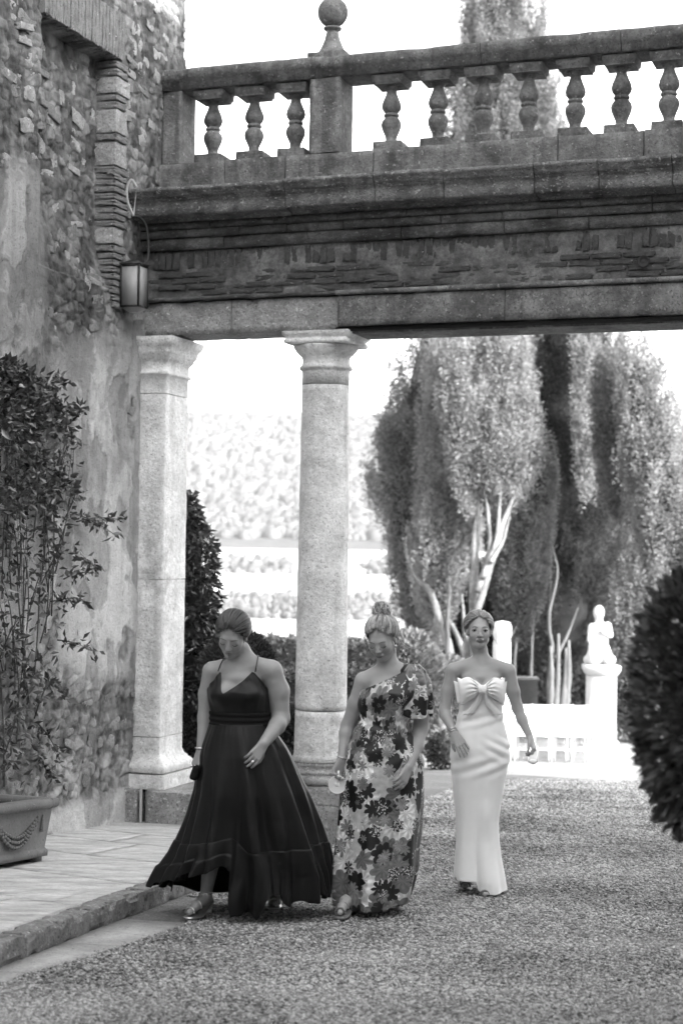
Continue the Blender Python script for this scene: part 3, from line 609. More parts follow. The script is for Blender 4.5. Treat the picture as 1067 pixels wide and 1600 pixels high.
for x0, x1, y0, y1 in ((lu0+.008, lu1-.008, lv0-.002, lv0+.002), (lu0+.008, lu1-.008, lv1-.002, lv1+.002), (lu1-.002, lu1+.002, lv0+.008, lv1-.008), (lu0-.002, lu0+.002, lv0+.008, lv1-.008)):
    g = G(); g.box(x0, x1, y0, y1, lz0+.009, lz1-.009); bpart(g, 'pane', M_frost, lan)
g = G(); g.box(-1.66, lu0-.008, -.63, -.61, lz1-.06, lz1-.03); bpart(g, 'bracket', M_iron, lan)
def curve(pts, n=24):
    P = np.array(pts, float); t = np.linspace(0, len(P)-1, n); i = np.clip(np.floor(t).astype(int), 0, len(P)-2); f = (t-i)[:, None]
    Pm = np.r_[[2*P[0]-P[1]], P, [2*P[-1]-P[-2]]]; a, b, c, d = Pm[i], Pm[i+1], Pm[i+2], Pm[i+3]
    return .5*((2*b)+(-a+c)*f+(2*a-5*b+4*c-d)*f*f+(-a+3*b-3*c+d)*f**3)
cab = thing('lantern_cable', 'cable looping from the end of the cornice down to the wall lantern', 'cable', tuple(B(-1.5, -.6, 4.3)))
g = G(); g.tube(curve([B(-1.50, -.57, 4.44), B(-1.535, -.59, 4.50), B(-1.57, -.60, 4.45), B(-1.57, -.60, 4.33), B(-1.53, -.56, 4.20)]), .011, 8); child(g.build('upper_cable', M_cable, smooth=True), cab)
g = G(); g.tube(curve([B(-1.53, -.56, 4.20), B(-1.50, -.50, 4.20), B(-1.46, -.45, 4.12), B(-1.45, -.43, 3.9), B(-1.45, -.50, 3.80), B(-1.47, -.58, 3.79)]), .009, 8); child(g.build('lower_cable', M_cable2, smooth=True), cab)
# ================================================================== PLANTER
pl = thing('planter', 'long terracotta planter with a garland in relief, on the paving against the wall', 'planter', tuple(B(-1.0, -3.9, -.6)))
PB = B(-.70, -3.28, 0)
Mp = BM@Matrix.Translation(Vector((-.70, -3.28, float(-SL*PB[1]+.12))))@Matrix.Rotation(.0, 4, 'Z')
def ppart(g, name, m, smooth=False): o = g.build(name, m, None, smooth); o.matrix_world = Mp@Matrix.Rotation(-SL*.9, 4, 'X'); child(o, pl)
L_, W_ = 1.5, .60
g = G(); rect_loft(g, -W_, 0, -L_, 0, [(-.02, .03), (.0, .035), (.0, .07), (-.012, .085), (-.016, .09), (.012, .36)], 6, 12, .001, 1, cap=False); rect_loft(g, -W_+.03, -.03, -L_+.03, -.03, [(.012, .37), (.0, .1)], 1, 1, 0, cap=False); ppart(g, 'box', M_terra)
g = G()
for a0, a1, b0, b1 in ((-W_-.04, .045, -.045, .04), (-W_-.04, .045, -L_-.04, -L_+.045), (-.05, .045, -L_+.045, -.045), (-W_-.04, -W_+.05, -L_+.045, -.045)):
    rect_loft(g, a0, a1, b0, b1, [(-.014, .35), (.0, .362), (.004, .38), (.0, .40), (-.012, .412)], 4, 10, .001, 2)
ppart(g, 'rim', M_terra, True)
g = G()
for y in (-.06, -.75, -1.4): g.box(-W_+.04, -.03, y-.05, y+.04, 0, .034)
ppart(g, 'foot', M_terra)
g = G(); s_, t_ = np.meshgrid(np.linspace(-W_+.04, -.04, 20), np.linspace(-L_+.04, -.04, 40), indexing='ij'); V = np.stack([s_, t_, .33+.02*fbm(np.stack([s_*14, t_*14, 0*s_], -1), 3, 2)], -1).reshape(-1, 3)
i, j = np.meshgrid(np.arange(19), np.arange(39), indexing='ij'); i = i.ravel(); j = j.ravel(); g.add(V, np.c_[i*40+j, (i+1)*40+j, (i+1)*40+j+1, i*40+j+1]); ppart(g, 'soil', M_soil)
for sw in range(2):
    g = G()
    for k in range(60):
        t = (k % 20)/19; r_ = k//20; y = -.17-.52*t-sw*.62; z = .285-.13*math.sin(t*math.pi)+(r_-1)*.02*(.6+math.sin(t*math.pi)); g.ell((.004+.008*math.sin(t*3.1), y+.006*random.random(), z), (.014, .015, .013), 7, 5)
    ppart(g, 'garland', M_terra, True)
for y in (-.11, -.73): g = G(); g.tube([(.012, y, .31), (.010, y, .27), (.006, y, .20)], [.006, .009, .014], 8); ppart(g, 'tassel', M_terra, True)
# ================================================================== LEAVES
def leaves(P, L, W, dirs=None, droop=.3, seed=0, spread=.8):
    """one folded diamond per point; dirs = preferred leaf direction"""
    r = np.random.default_rng(seed); n = len(P); d = r.normal(size=(n, 3)); d /= np.linalg.norm(d, axis=1)[:, None]
    if dirs is not None: d = dirs*(1-spread)+d*spread; d /= np.linalg.norm(d, axis=1)[:, None]+1e-9
    s = np.cross(d, r.normal(size=(n, 3))); s /= np.linalg.norm(s, axis=1)[:, None]+1e-9; nn = np.cross(d, s)
    l = (L*(.7+.6*r.random(n)))[:, None]; w_ = (W*(.7+.6*r.random(n)))[:, None]
    V = np.stack([P, P+d*l*.45+s*w_*.5+nn*w_*.18, P+d*l-nn*l*.12, P+d*l*.45-s*w_*.5+nn*w_*.18], 1)
    i = 4*np.arange(n)[:, None]; F_ = np.concatenate([i+np.array([[0, 1, 2]]), i+np.array([[0, 2, 3]])])
    return V.reshape(-1, 3), F_
def leaf_obj(name, P, L, W, m, parent=None, **k):
    V, F_ = leaves(P, L, W, **k); o = link(name, mesh_np(name, V, F_), m, None, smooth=False, kind='stuff' if parent is not None else None)
    if parent is not None: child(o, parent)
    return o
def leaf_meshes(L, W, m, n=6, seed=3):
    out = []
    for k in range(n):
        V, F_ = leaves(np.zeros((1, 3)), L, W, np.array([[0, 0, 1.]]), seed=seed+k, spread=0.)
        me = mesh_np('leaf', V, F_); me.materials.append(m); out.append(me)
    return out
def leaf_parts(P, D, metas, parent, n=280):
    for k in range(min(n, len(P))):
        q = Vector(D[k]).to_track_quat('Z', 'Y').to_matrix().to_4x4(); o = link('leaf', metas[k % len(metas)])
        o.matrix_world = Matrix.Translation(Vector(P[k]))@q@Matrix.Rotation(random.random()*6.28, 4, 'Z')@Matrix.Diagonal(Vector([.8+.5*random.random()]*3+[1])); child(o, parent)
def crown_pts(prof, depth, n, seed, shell=.35, lump=.35, lf=1.6, dscale=1.):
    """prof rows (py, centre px, half width px): points filling a lumpy round crown at that distance"""
    r = np.random.default_rng(seed); pr = np.array(prof, float); s = depth/F
    z = CH+(73-(pr[:, 0]-CY))*s; x = (pr[:, 1]-CX)*s+.015*0; hw = pr[:, 2]*s; o = np.argsort(z); z, x, hw = z[o], x[o], hw[o]
    zz = np.linspace(z[0], z[-1], 200); ww = np.interp(zz, z, hw); c = np.cumsum(ww+.02); c /= c[-1]
    Z = np.interp(r.random(n), c, zz); Wd = np.interp(Z, z, hw); X = np.interp(Z, z, x); a = r.random(n)*6.283; rr = 1-shell*r.random(n)**1.5
    Nn = np.stack([np.cos(a)*Wd, np.sin(a)*Wd*dscale, Z], -1); lum = 1+lump*fbm(Nn*lf+np.array([0, 0, seed*3.]), 3, seed)
    P = np.stack([X+np.cos(a)*Wd*rr*lum, depth+np.sin(a)*Wd*dscale*rr*lum, Z], -1); D = np.stack([np.cos(a), np.sin(a), .9+0*a], -1); D /= np.linalg.norm(D, axis=1)[:, None]
    return P, D
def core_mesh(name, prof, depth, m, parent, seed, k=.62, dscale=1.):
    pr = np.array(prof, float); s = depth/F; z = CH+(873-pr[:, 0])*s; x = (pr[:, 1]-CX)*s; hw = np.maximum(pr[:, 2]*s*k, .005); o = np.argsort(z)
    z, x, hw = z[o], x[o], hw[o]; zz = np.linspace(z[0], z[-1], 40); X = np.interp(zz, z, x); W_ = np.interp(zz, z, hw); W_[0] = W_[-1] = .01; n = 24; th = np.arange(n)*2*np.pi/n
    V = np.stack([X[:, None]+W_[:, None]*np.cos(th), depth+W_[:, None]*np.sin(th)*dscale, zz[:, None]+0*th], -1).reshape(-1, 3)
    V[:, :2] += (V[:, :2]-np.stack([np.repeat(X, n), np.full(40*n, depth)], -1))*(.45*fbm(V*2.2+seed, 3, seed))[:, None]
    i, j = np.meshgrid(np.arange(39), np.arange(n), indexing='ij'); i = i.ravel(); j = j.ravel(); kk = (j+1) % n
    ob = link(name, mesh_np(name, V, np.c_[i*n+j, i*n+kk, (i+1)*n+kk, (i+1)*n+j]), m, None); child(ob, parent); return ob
M_cyp = leafmat('cypress_foliage', .06, .26, .95, .05, 1.1, .4); M_cypd = leafmat('dark_cypress_foliage', .014, .06, .95, .05, 1.1, .4); M_cypl = leafmat('sun_toned_cypress_foliage', .12, .34, .95, .05, 1.2, .4)  # the lightest copy puts sunlight into the leaf colour of some crowns
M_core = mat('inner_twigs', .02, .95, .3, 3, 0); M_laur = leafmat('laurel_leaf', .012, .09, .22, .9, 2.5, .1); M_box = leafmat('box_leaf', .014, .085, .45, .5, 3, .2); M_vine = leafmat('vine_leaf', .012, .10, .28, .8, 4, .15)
M_pale = leafmat('pale_shrub_leaf', .07, .2, .7, .3, 2, .3); M_bough = leafmat('near_shrub_leaf', .012, .11, .4, .5, 4, .1)
def plumes(P, D, m, seed, length=1.5, rad_=.24):
    """turn each point into an upright feathery plume of small sprays"""
    r = np.random.default_rng(seed); n = len(P); t = r.random((n, m))**.8; ln = length*(.6+.8*r.random((n, 1))); ax = D*np.array([.28, .28, 1.]); ax /= np.linalg.norm(ax, axis=1)[:, None]
    wv = rad_*(.6+.8*r.random((n, 1)))*np.sin(np.clip(t*.92+.08, 0, 1)*3.1416)**.7*r.random((n, m))**.5; a = r.random((n, m))*6.283
    Q = P[:, None]+ax[:, None]*((t-.45)*ln)[..., None]+np.stack([wv*np.cos(a), wv*np.sin(a), .12*r.normal(size=(n, m))], -1)
    DD = ax[:, None]+.7*np.stack([np.cos(a), np.sin(a), 0*a], -1); return Q.reshape(-1, 3), (DD/np.linalg.norm(DD, axis=2)[..., None]).reshape(-1, 3)
def clumps(P, D, n, r, m, seed):
    rg = np.random.default_rng(seed); Q = np.repeat(P, m, 0)+rg.normal(size=(len(P)*m, 3))*r; return Q, np.repeat(D, m, 0)
def trunk(parent, name, pts, w_, depth, m, dy=0.):
    P = np.array([at(px, py, depth+dy*k/len(pts)) for k, (px, py) in enumerate(pts)]); rad = np.linspace(w_, w_*.18, 20)*depth/F/2
    g = G(); C_ = curve(P, 20); C_ = C_+np.stack([fbm(C_*1.5+3, 2, 4)]*3, -1)*.08; g.tube(C_, rad*(1+.2*fbm(C_*5, 2, 6)), 8); o = g.build(name, m, None, True); child(o, parent); return o
def cyp(label, parts, trunks, depth, grp=None, n=2600):
    px = parts[0][0][0][1]; gp = at(px, 1000, depth); t = thing('cypress_tree', label, 'tree', (gp[0], depth, -SL*depth if depth < 46 else -3.2), grp)
    for k, (prof, m, dd, dens) in enumerate(parts):
        P, D = crown_pts(prof, depth+dd, int(270*dens), 300+int(depth)*7+k, .45, .45, 1.1); Q, D2 = plumes(P, D, 260, k+int(depth))
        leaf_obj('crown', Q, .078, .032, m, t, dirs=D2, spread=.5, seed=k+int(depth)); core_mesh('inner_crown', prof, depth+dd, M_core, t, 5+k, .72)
    for pts, w_, m in trunks: trunk(t, 'trunk' if w_ > 12 else 'limb', pts, w_, {41: 39.3, 39: 38.2, 40.5: 39.6, 38: 37.4}.get(depth, depth-3.0), m, 1.8)
    return t
cyp('leftmost cypress, its right side coloured lighter as if sunlit, with a pale bare limb curving up low',
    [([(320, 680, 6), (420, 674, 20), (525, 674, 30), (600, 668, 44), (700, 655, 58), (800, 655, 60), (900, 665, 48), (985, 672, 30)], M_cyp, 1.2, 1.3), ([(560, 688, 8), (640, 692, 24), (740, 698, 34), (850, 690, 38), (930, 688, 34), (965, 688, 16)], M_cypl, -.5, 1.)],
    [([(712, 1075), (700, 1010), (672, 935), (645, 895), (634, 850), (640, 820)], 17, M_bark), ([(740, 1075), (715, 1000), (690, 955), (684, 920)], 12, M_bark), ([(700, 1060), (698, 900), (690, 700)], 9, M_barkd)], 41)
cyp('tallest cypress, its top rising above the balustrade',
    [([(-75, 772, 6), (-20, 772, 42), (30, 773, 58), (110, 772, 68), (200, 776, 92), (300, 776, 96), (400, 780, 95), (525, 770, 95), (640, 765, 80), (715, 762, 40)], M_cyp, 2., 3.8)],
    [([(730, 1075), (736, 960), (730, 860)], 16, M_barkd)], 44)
cyp('feathery cypress crown in the middle, its leaves coloured as if sunlit, above pale forked trunks',
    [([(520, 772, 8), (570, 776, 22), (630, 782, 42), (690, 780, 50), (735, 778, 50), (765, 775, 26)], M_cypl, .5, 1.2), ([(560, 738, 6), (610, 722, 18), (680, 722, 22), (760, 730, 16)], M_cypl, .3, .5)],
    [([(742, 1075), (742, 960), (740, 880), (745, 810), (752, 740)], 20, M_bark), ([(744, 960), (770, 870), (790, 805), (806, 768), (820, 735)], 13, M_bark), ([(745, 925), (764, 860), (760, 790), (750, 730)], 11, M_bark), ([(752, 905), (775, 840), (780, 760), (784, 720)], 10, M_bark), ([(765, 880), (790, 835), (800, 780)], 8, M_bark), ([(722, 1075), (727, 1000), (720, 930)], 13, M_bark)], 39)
cyp('dark narrow cypress right of the forked trunks, with one strand of foliage coloured as if sunlit',
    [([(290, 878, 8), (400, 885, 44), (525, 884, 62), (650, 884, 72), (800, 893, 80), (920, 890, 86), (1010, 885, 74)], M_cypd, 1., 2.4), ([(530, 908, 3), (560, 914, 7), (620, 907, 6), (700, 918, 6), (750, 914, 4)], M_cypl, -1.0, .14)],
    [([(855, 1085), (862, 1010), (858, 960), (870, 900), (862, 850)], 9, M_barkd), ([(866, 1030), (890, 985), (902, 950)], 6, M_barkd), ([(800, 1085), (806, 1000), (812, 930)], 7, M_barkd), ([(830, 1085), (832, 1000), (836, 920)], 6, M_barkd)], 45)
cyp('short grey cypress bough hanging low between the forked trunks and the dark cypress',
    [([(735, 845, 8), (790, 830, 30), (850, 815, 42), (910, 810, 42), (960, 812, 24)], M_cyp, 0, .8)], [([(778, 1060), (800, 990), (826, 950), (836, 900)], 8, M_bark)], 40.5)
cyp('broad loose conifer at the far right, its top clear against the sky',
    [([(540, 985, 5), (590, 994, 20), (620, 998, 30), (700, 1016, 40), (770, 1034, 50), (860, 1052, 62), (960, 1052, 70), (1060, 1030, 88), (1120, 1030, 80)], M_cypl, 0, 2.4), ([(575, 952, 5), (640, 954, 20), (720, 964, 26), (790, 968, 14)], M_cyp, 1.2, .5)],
    [([(1010, 1150), (1004, 1080), (996, 1000)], 10, M_barkd)], 38)
# undergrowth behind the trunks
ug = thing('hedge', 'dark tall undergrowth filling the gaps behind the cypress trunks', 'hedge', (5, 49, -3.3))
P, D = crown_pts([(880, 815, 120), (940, 815, 165), (1040, 815, 190), (1110, 815, 190)], 49, 5200, 900, .7, .3, 1., .22); Q, D2 = clumps(P, D, 0, .15, 5, 3); leaf_obj('foliage', Q, .2, .1, M_cypd, ug, dirs=D2, spread=.7, seed=4)
core_mesh('inner_foliage', [(890, 815, 150), (940, 815, 200), (1110, 815, 230)], 49.5, M_core, ug, 9, .9, .15)
# ---- clipped and loose shrubs
def leafbox(u_or_pts, name, label, cat, x0, x1, y0, y1, z1, m, L, W, n, seed, rot=0.):
    t = thing(name, label, cat, ((x0+x1)/2, (y0+y1)/2, -SL*(y0+y1)/2)); r = np.random.default_rng(seed); zb = -SL*(y0+y1)/2
    A = np.array([(x1-x0)*(z1-zb), (x1-x0)*(z1-zb)*.3, (x1-x0)*(y1-y0), (y1-y0)*(z1-zb), (y1-y0)*(z1-zb)]); f = r.choice(5, n, p=A/A.sum())
    X = x0+(x1-x0)*r.random(n); Y = y0+(y1-y0)*r.random(n); Z = zb+(z1-zb)*r.random(n); D = np.zeros((n, 3))
    Y = np.where(f == 0, y0, Y); Y = np.where(f == 1, y1, Y); Z = np.where(f == 2, z1, Z); X = np.where(f == 3, x0, X); X = np.where(f == 4, x1, X)
    D[f == 0, 1] = -1; D[f == 1, 1] = 1; D[f == 2, 2] = 1; D[f == 3, 0] = -1; D[f == 4, 0] = 1
    P = np.stack([X, Y, Z], -1); P -= D*(r.random(n)*.07)[:, None]; P += .05*fbm(P*2.5, 2, seed)[:, None]; P[:, 2] = np.minimum(P[:, 2], z1+.06)
    leaf_obj('foliage', P, L, W, m, t, dirs=D, spread=.65, seed=seed)
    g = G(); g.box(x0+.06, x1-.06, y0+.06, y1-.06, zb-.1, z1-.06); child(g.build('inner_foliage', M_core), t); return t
leafbox(0, 'hedge', 'low clipped hedge just behind the pilaster and the round column', 'hedge', -2.3, .22, 15.9, 16.9, -.02, M_box, .045, .028, 15000, 11)
leafbox(0, 'hedge', 'second clipped hedge, its sunny top a pale line behind the first', 'hedge', -3.6, .72, 19.8, 21.2, .02, M_bough, .06, .035, 9000, 12)
leafbox(0, 'hedge', 'farthest and tallest clipped hedge at the edge of the garden', 'hedge', -6.0, .95, 25.6, 27.2, .10, M_bough, .08, .045, 9000, 13)
def ball(label, cx, cy, cz, rx, rz, m, L, W, n, seed, cat='topiary', name='topiary_ball', pw=1., parts=False, stem=True):
    zb = -SL*cy; t = thing(name, label, cat, (cx, cy, zb)); r = np.random.default_rng(seed); d = r.normal(size=(n, 3)); d /= np.linalg.norm(d, axis=1)[:, None]
    if pw != 1: d2 = np.sign(d)*np.abs(d)**pw
    else: d2 = d
    rr = (1-.22*r.random(n)**2)*(1+.10*fbm(d*2.3+seed, 3, seed)); P = np.array([cx, cy, cz])+d2*np.array([rx, rx, rz])*rr[:, None]
    P = P[P[:, 2] > zb]; d = d[:len(P)]
    dd = (P-np.array([cx, cy, cz])); dd /= np.linalg.norm(dd, axis=1)[:, None]
    leaf_obj('foliage', P, L, W, m, t, dirs=dd, spread=.6, seed=seed)
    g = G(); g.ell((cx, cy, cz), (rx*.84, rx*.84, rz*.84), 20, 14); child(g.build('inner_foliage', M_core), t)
    if stem: g = G(); g.tube([(cx, cy, zb-.05), (cx+.02, cy, (zb+cz)/2), (cx, cy, cz)], [.05, .045, .04], 8); child(g.build('stem', M_barkd), t)
    return t
ball('clipped ball of box behind the shoulder of the woman in the dark dress', -.90, 15.2, .36, .335, .34, M_box, .035, .022, 5200, 21)
ball('pale rounded shrub, blurred, behind the woman in the floral dress', 1.15, 26.5, -.72, .55, .95, M_pale, .08, .05, 4200, 22, 'shrub', 'round_shrub')
ball('smaller pale rounded shrub left of the woman in white', 1.75, 27.5, -.95, .42, .75, M_pale, .08, .05, 3400, 23, 'shrub', 'round_shrub')
ball('low dark shrub at the foot of the pale shrubs', 1.55, 25.3, -1.5, .22, .3, M_box, .06, .04, 900, 24, 'shrub', 'round_shrub')
ball('dark blurred topiary hanging into the right edge, closest to the camera', 1.37, 5.5, .90, .385, .50, M_bough, .045, .026, 6500, 25, 'topiary', 'topiary_shrub', .8)
g = G(); g.lathe([(.01, -.38), (.13, -.38), (.17, -.05), (.185, -.03), (.185, .0), (.16, .0), (.15, -.03), (.01, -.03)], c=(1.36, 5.5, .0), n=28); tp = g.build('terracotta_pot', M_terra, None, True); tag(tp, 'terracotta pot holding the near topiary, out of view at the right', 'pot')
# laurel
la = thing('laurel_bush', 'tall glossy laurel growing between the pilaster and the round column', 'bush', (-1.62, 16.4, -1.15))
lp = [(768, 288, 4), (800, 290, 20), (850, 290, 42), (920, 288, 56), (1000, 284, 64), (1060, 284, 68), (1092, 284, 62)]
P, D = crown_pts(lp, 16.3, 5200, 950, .30, .22, 4.); leaf_obj('foliage', P[280:], .085, .034, M_laur, la, dirs=D[280:]*np.array([1, 1, -.35]), spread=.45, seed=6)
front = np.argsort(-D[:280, 0]*.0+D[:280, 1]); lm = leaf_meshes(.085, .034, M_laur); leaf_parts(P[:280], D[:280]*np.array([1, 1, -.3])+rng.normal(size=(280, 3))*.35, lm, la)
core_mesh('inner_foliage', lp, 16.3, M_core, la, 3, .72)
g = G(); g.tube([(-1.62, 16.4, -1.2), (-1.6, 16.4, .2), (-1.58, 16.35, 1.6)], [.05, .04, .01], 7); g.tube(curve([at(291, 800, 16.3), at(296, 782, 16.3), at(303, 771, 16.3)], 8), .006, 5); child(g.build('stem', M_barkd), la)
Pz = np.array([at(302, 772, 16.3), at(300, 776, 16.3), at(297, 786, 16.3)]); leaf_obj('shoot', Pz, .1, .05, M_laur, la, seed=3)
# vine on the wall
vi = thing('climbing_vine', 'leafy climbing vine covering the left side of the villa wall', 'vine', tuple(B(-1.5, -2.2, -.7)))
def onu(px, py, u):
    d = CR*((px-CX)/F)+CU*((CY-py)/F)+CF; t = (u-(CC-BO)@BU)/(d@BU); return CC+t*d
edge_y = [560, 590, 640, 700, 760, 800, 825, 850, 900, 940, 1000, 1060, 1110, 1170, 1215, 1240]; edge_x = [30, 78, 112, 126, 122, 132, 128, 120, 118, 112, 98, 86, 78, 70, 66, 40]
tips = [((120, 815), (188, 812)), ((110, 800), (180, 835)), ((115, 870), (158, 890)), ((100, 905), (148, 895)), ((80, 940), (132, 938)), ((90, 1000), (148, 1018)), ((70, 1060), (108, 1090)), ((60, 1130), (95, 1190)), ((70, 590), (100, 600)), ((110, 650), (128, 640)), ((60, 1180), (82, 1215))]
stems = G(); PL = []; DL = []
def stem_at(p0, p1, o0, o1, n=12, bow=8):
    t = np.linspace(0, 1, n); b = (random.random()-.5)*2*bow; xs = p0[0]+(p1[0]-p0[0])*t+b*np.sin(t*3.14); ys = p0[1]+(p1[1]-p0[1])*t-bow*.6*np.sin(t*3.14)
    return np.array([onu(x, y, -1.6+o0+(o1-o0)*q) for x, y, q in zip(xs, ys, t)])
for a, b in tips:
    C_ = stem_at(a, b, .06, .22); stems.tube(C_, np.linspace(.006, .002, 12), 5)
    for q in C_[2:]:
        for _ in range(4): PL.append(q+rng.normal(size=3)*.022); DL.append(rng.normal(size=3)+np.array([.4, -.2, -.2]))
for k in range(48):
    y0 = 1240-random.random()*600; x0 = random.random()*np.interp(y0, edge_y, edge_x)*.9-12; y1 = y0-60-random.random()*160; y1 = max(y1, 575); x1 = min(x0+(random.random()-.4)*60, np.interp(y1, edge_y, edge_x)-4)
    C_ = stem_at((x0, y0), (x1, y1), .03, .10+.08*random.random(), 14, 12); stems.tube(C_, np.linspace(.006, .0025, 14), 5)
    for q in C_[1:]:
        for _ in range(2 if y0 < 900 else random.choice((0, 1, 1))): PL.append(q+rng.normal(size=3)*.03); DL.append(rng.normal(size=3)+np.array([.4, -.2, -.2]))
nL = 0
while nL < 2500:
    y = 565+random.random()**1.7*660; ex = np.interp(y, edge_y, edge_x); x = -14+(ex+14)*random.random()
    cl = float(fbm(np.array([x*.028, y*.028, 1.]), 3, 71)); dens = 1.0 if y < 800 else .34
    if random.random() > dens*(1.0 if cl > -.12 else .12)*(.95 if x < ex-10 else .5): continue
    PL.append(onu(x, y, -1.6+.04+.15*random.random()**1.3*(1 if y < 820 else .7))); DL.append(rng.normal(size=3)+np.array([.5, -.3, -.15])); nL += 1
PL = np.array(PL); DL = np.array(DL); DL /= np.linalg.norm(DL, axis=1)[:, None]; pm = rng.permutation(len(PL)); PL, DL = PL[pm], DL[pm]
child(stems.build('stem', M_barkd, kind='stuff'), vi)
leaf_obj('foliage', PL[280:], .066, .030, M_vine, vi, dirs=DL[280:], spread=.2, seed=9); leaf_parts(PL[:280], DL[:280], leaf_meshes(.072, .033, M_vine, seed=33), vi)
# ================================================================== STATUES AND CHAIRS
def vox(prims, lo, hi, h):
    lo = np.array(lo, float); n = np.ceil((np.array(hi)-lo)/h).astype(int)+1; D = np.full(n, .2, np.float32); ax = [lo[k]+h*np.arange(n[k]) for k in range(3)]
    for p in prims:
        typ = p[0]; kk = p[-1]
        if typ == 'c':
            a, b, ra, rb = np.array(p[1], float), np.array(p[2], float), p[3], p[4]; m = max(ra, rb)+abs(kk)+2*h; l0 = np.minimum(a, b)-m; h0 = np.maximum(a, b)+m
        else:
            c = np.array(p[1], float); m = max(p[2])+abs(kk)+2*h; l0 = c-m; h0 = c+m
        s = [slice(max(0, int((l0[k]-lo[k])/h)), min(n[k], int((h0[k]-lo[k])/h)+2)) for k in range(3)]
        if any(q.stop <= q.start for q in s): continue
        X = ax[0][s[0]][:, None, None]; Y = ax[1][s[1]][None, :, None]; Z = ax[2][s[2]][None, None, :]
        if typ == 'c':
            ba = b-a; L2 = ba@ba+1e-12; t = np.clip(((X-a[0])*ba[0]+(Y-a[1])*ba[1]+(Z-a[2])*ba[2])/L2, 0, 1)
            d = np.sqrt((X-a[0]-ba[0]*t)**2+(Y-a[1]-ba[1]*t)**2+(Z-a[2]-ba[2]*t)**2)-(ra+(rb-ra)*t)
        else:
            r = np.array(p[2], float); R = p[3]; x, y, z = X-c[0], Y-c[1], Z-c[2]
            if R is not None: x, y, z = R[0][0]*x+R[1][0]*y+R[2][0]*z, R[0][1]*x+R[1][1]*y+R[2][1]*z, R[0][2]*x+R[1][2]*y+R[2][2]*z
            q1 = np.sqrt((x/r[0])**2+(y/r[1])**2+(z/r[2])**2); q2 = np.sqrt((x/r[0]**2)**2+(y/r[1]**2)**2+(z/r[2]**2)**2)+1e-9; d = q1*(q1-1)/q2
        old = D[tuple(s)]
        if typ == 's': k_ = abs(kk); hh = np.clip(.5-.5*(d+old)/k_, 0, 1); new = old*(1-hh)+(-d)*hh+k_*hh*(1-hh)
        else: k_ = max(kk, 1e-5); hh = np.clip(.5+.5*(old-d)/k_, 0, 1); new = old*(1-hh)+d*hh-k_*hh*(1-hh)
        D[tuple(s)] = new
    return D, lo
def surfnet(D, lo, h):
    ins = D < 0; c = [ins[i:ins.shape[0]-1+i, j:ins.shape[1]-1+j, k:ins.shape[2]-1+k] for i in (0, 1) for j in (0, 1) for k in (0, 1)]
    anyi = c[0].copy(); alli = c[0].copy()
    for q in c[1:]: anyi |= q; alli &= q
    act = anyi & ~alli; I = np.argwhere(act); idx = np.full(act.shape, -1, np.int32); idx[tuple(I.T)] = np.arange(len(I))
    acc = np.zeros((len(I), 3)); cnt = np.zeros(len(I))
    offs = np.array([(i, j, k) for i in (0, 1) for j in (0, 1) for k in (0, 1)])
    for a in range(8):
        for b in range(a+1, 8):
            if np.abs(offs[a]-offs[b]).sum() != 1: continue
            da = D[tuple((I+offs[a]).T)]; db = D[tuple((I+offs[b]).T)]; m = (da < 0) != (db < 0); t = np.where(m, da/(da-db+1e-12), 0)
            acc += np.where(m[:, None], offs[a]+(offs[b]-offs[a])*t[:, None], 0); cnt += m
    V = lo+h*(I+acc/cnt[:, None]); Q = []
    for ax in range(3):
        a1, a2 = (ax+1) % 3, (ax+2) % 3; s0 = [slice(None)]*3; s1 = [slice(None)]*3; s0[ax] = slice(0, -1); s1[ax] = slice(1, None)
        A_, B_ = ins[tuple(s0)], ins[tuple(s1)]; E_ = np.argwhere(A_ != B_); ok = (E_[:, a1] > 0) & (E_[:, a2] > 0) & (E_[:, a1] < idx.shape[a1]) & (E_[:, a2] < idx.shape[a2]); E_ = E_[ok]
        o1 = np.zeros(3, int); o1[a1] = 1; o2 = np.zeros(3, int); o2[a2] = 1
        q = np.stack([idx[tuple((E_-o1-o2).T)], idx[tuple((E_-o2).T)], idx[tuple(E_.T)], idx[tuple((E_-o1).T)]], 1); fl = A_[tuple(E_.T)]
        q = np.where(fl[:, None], q, q[:, ::-1]); Q.append(q)
    Q = np.concatenate(Q); Q = Q[(Q >= 0).all(1)]; return V, Q
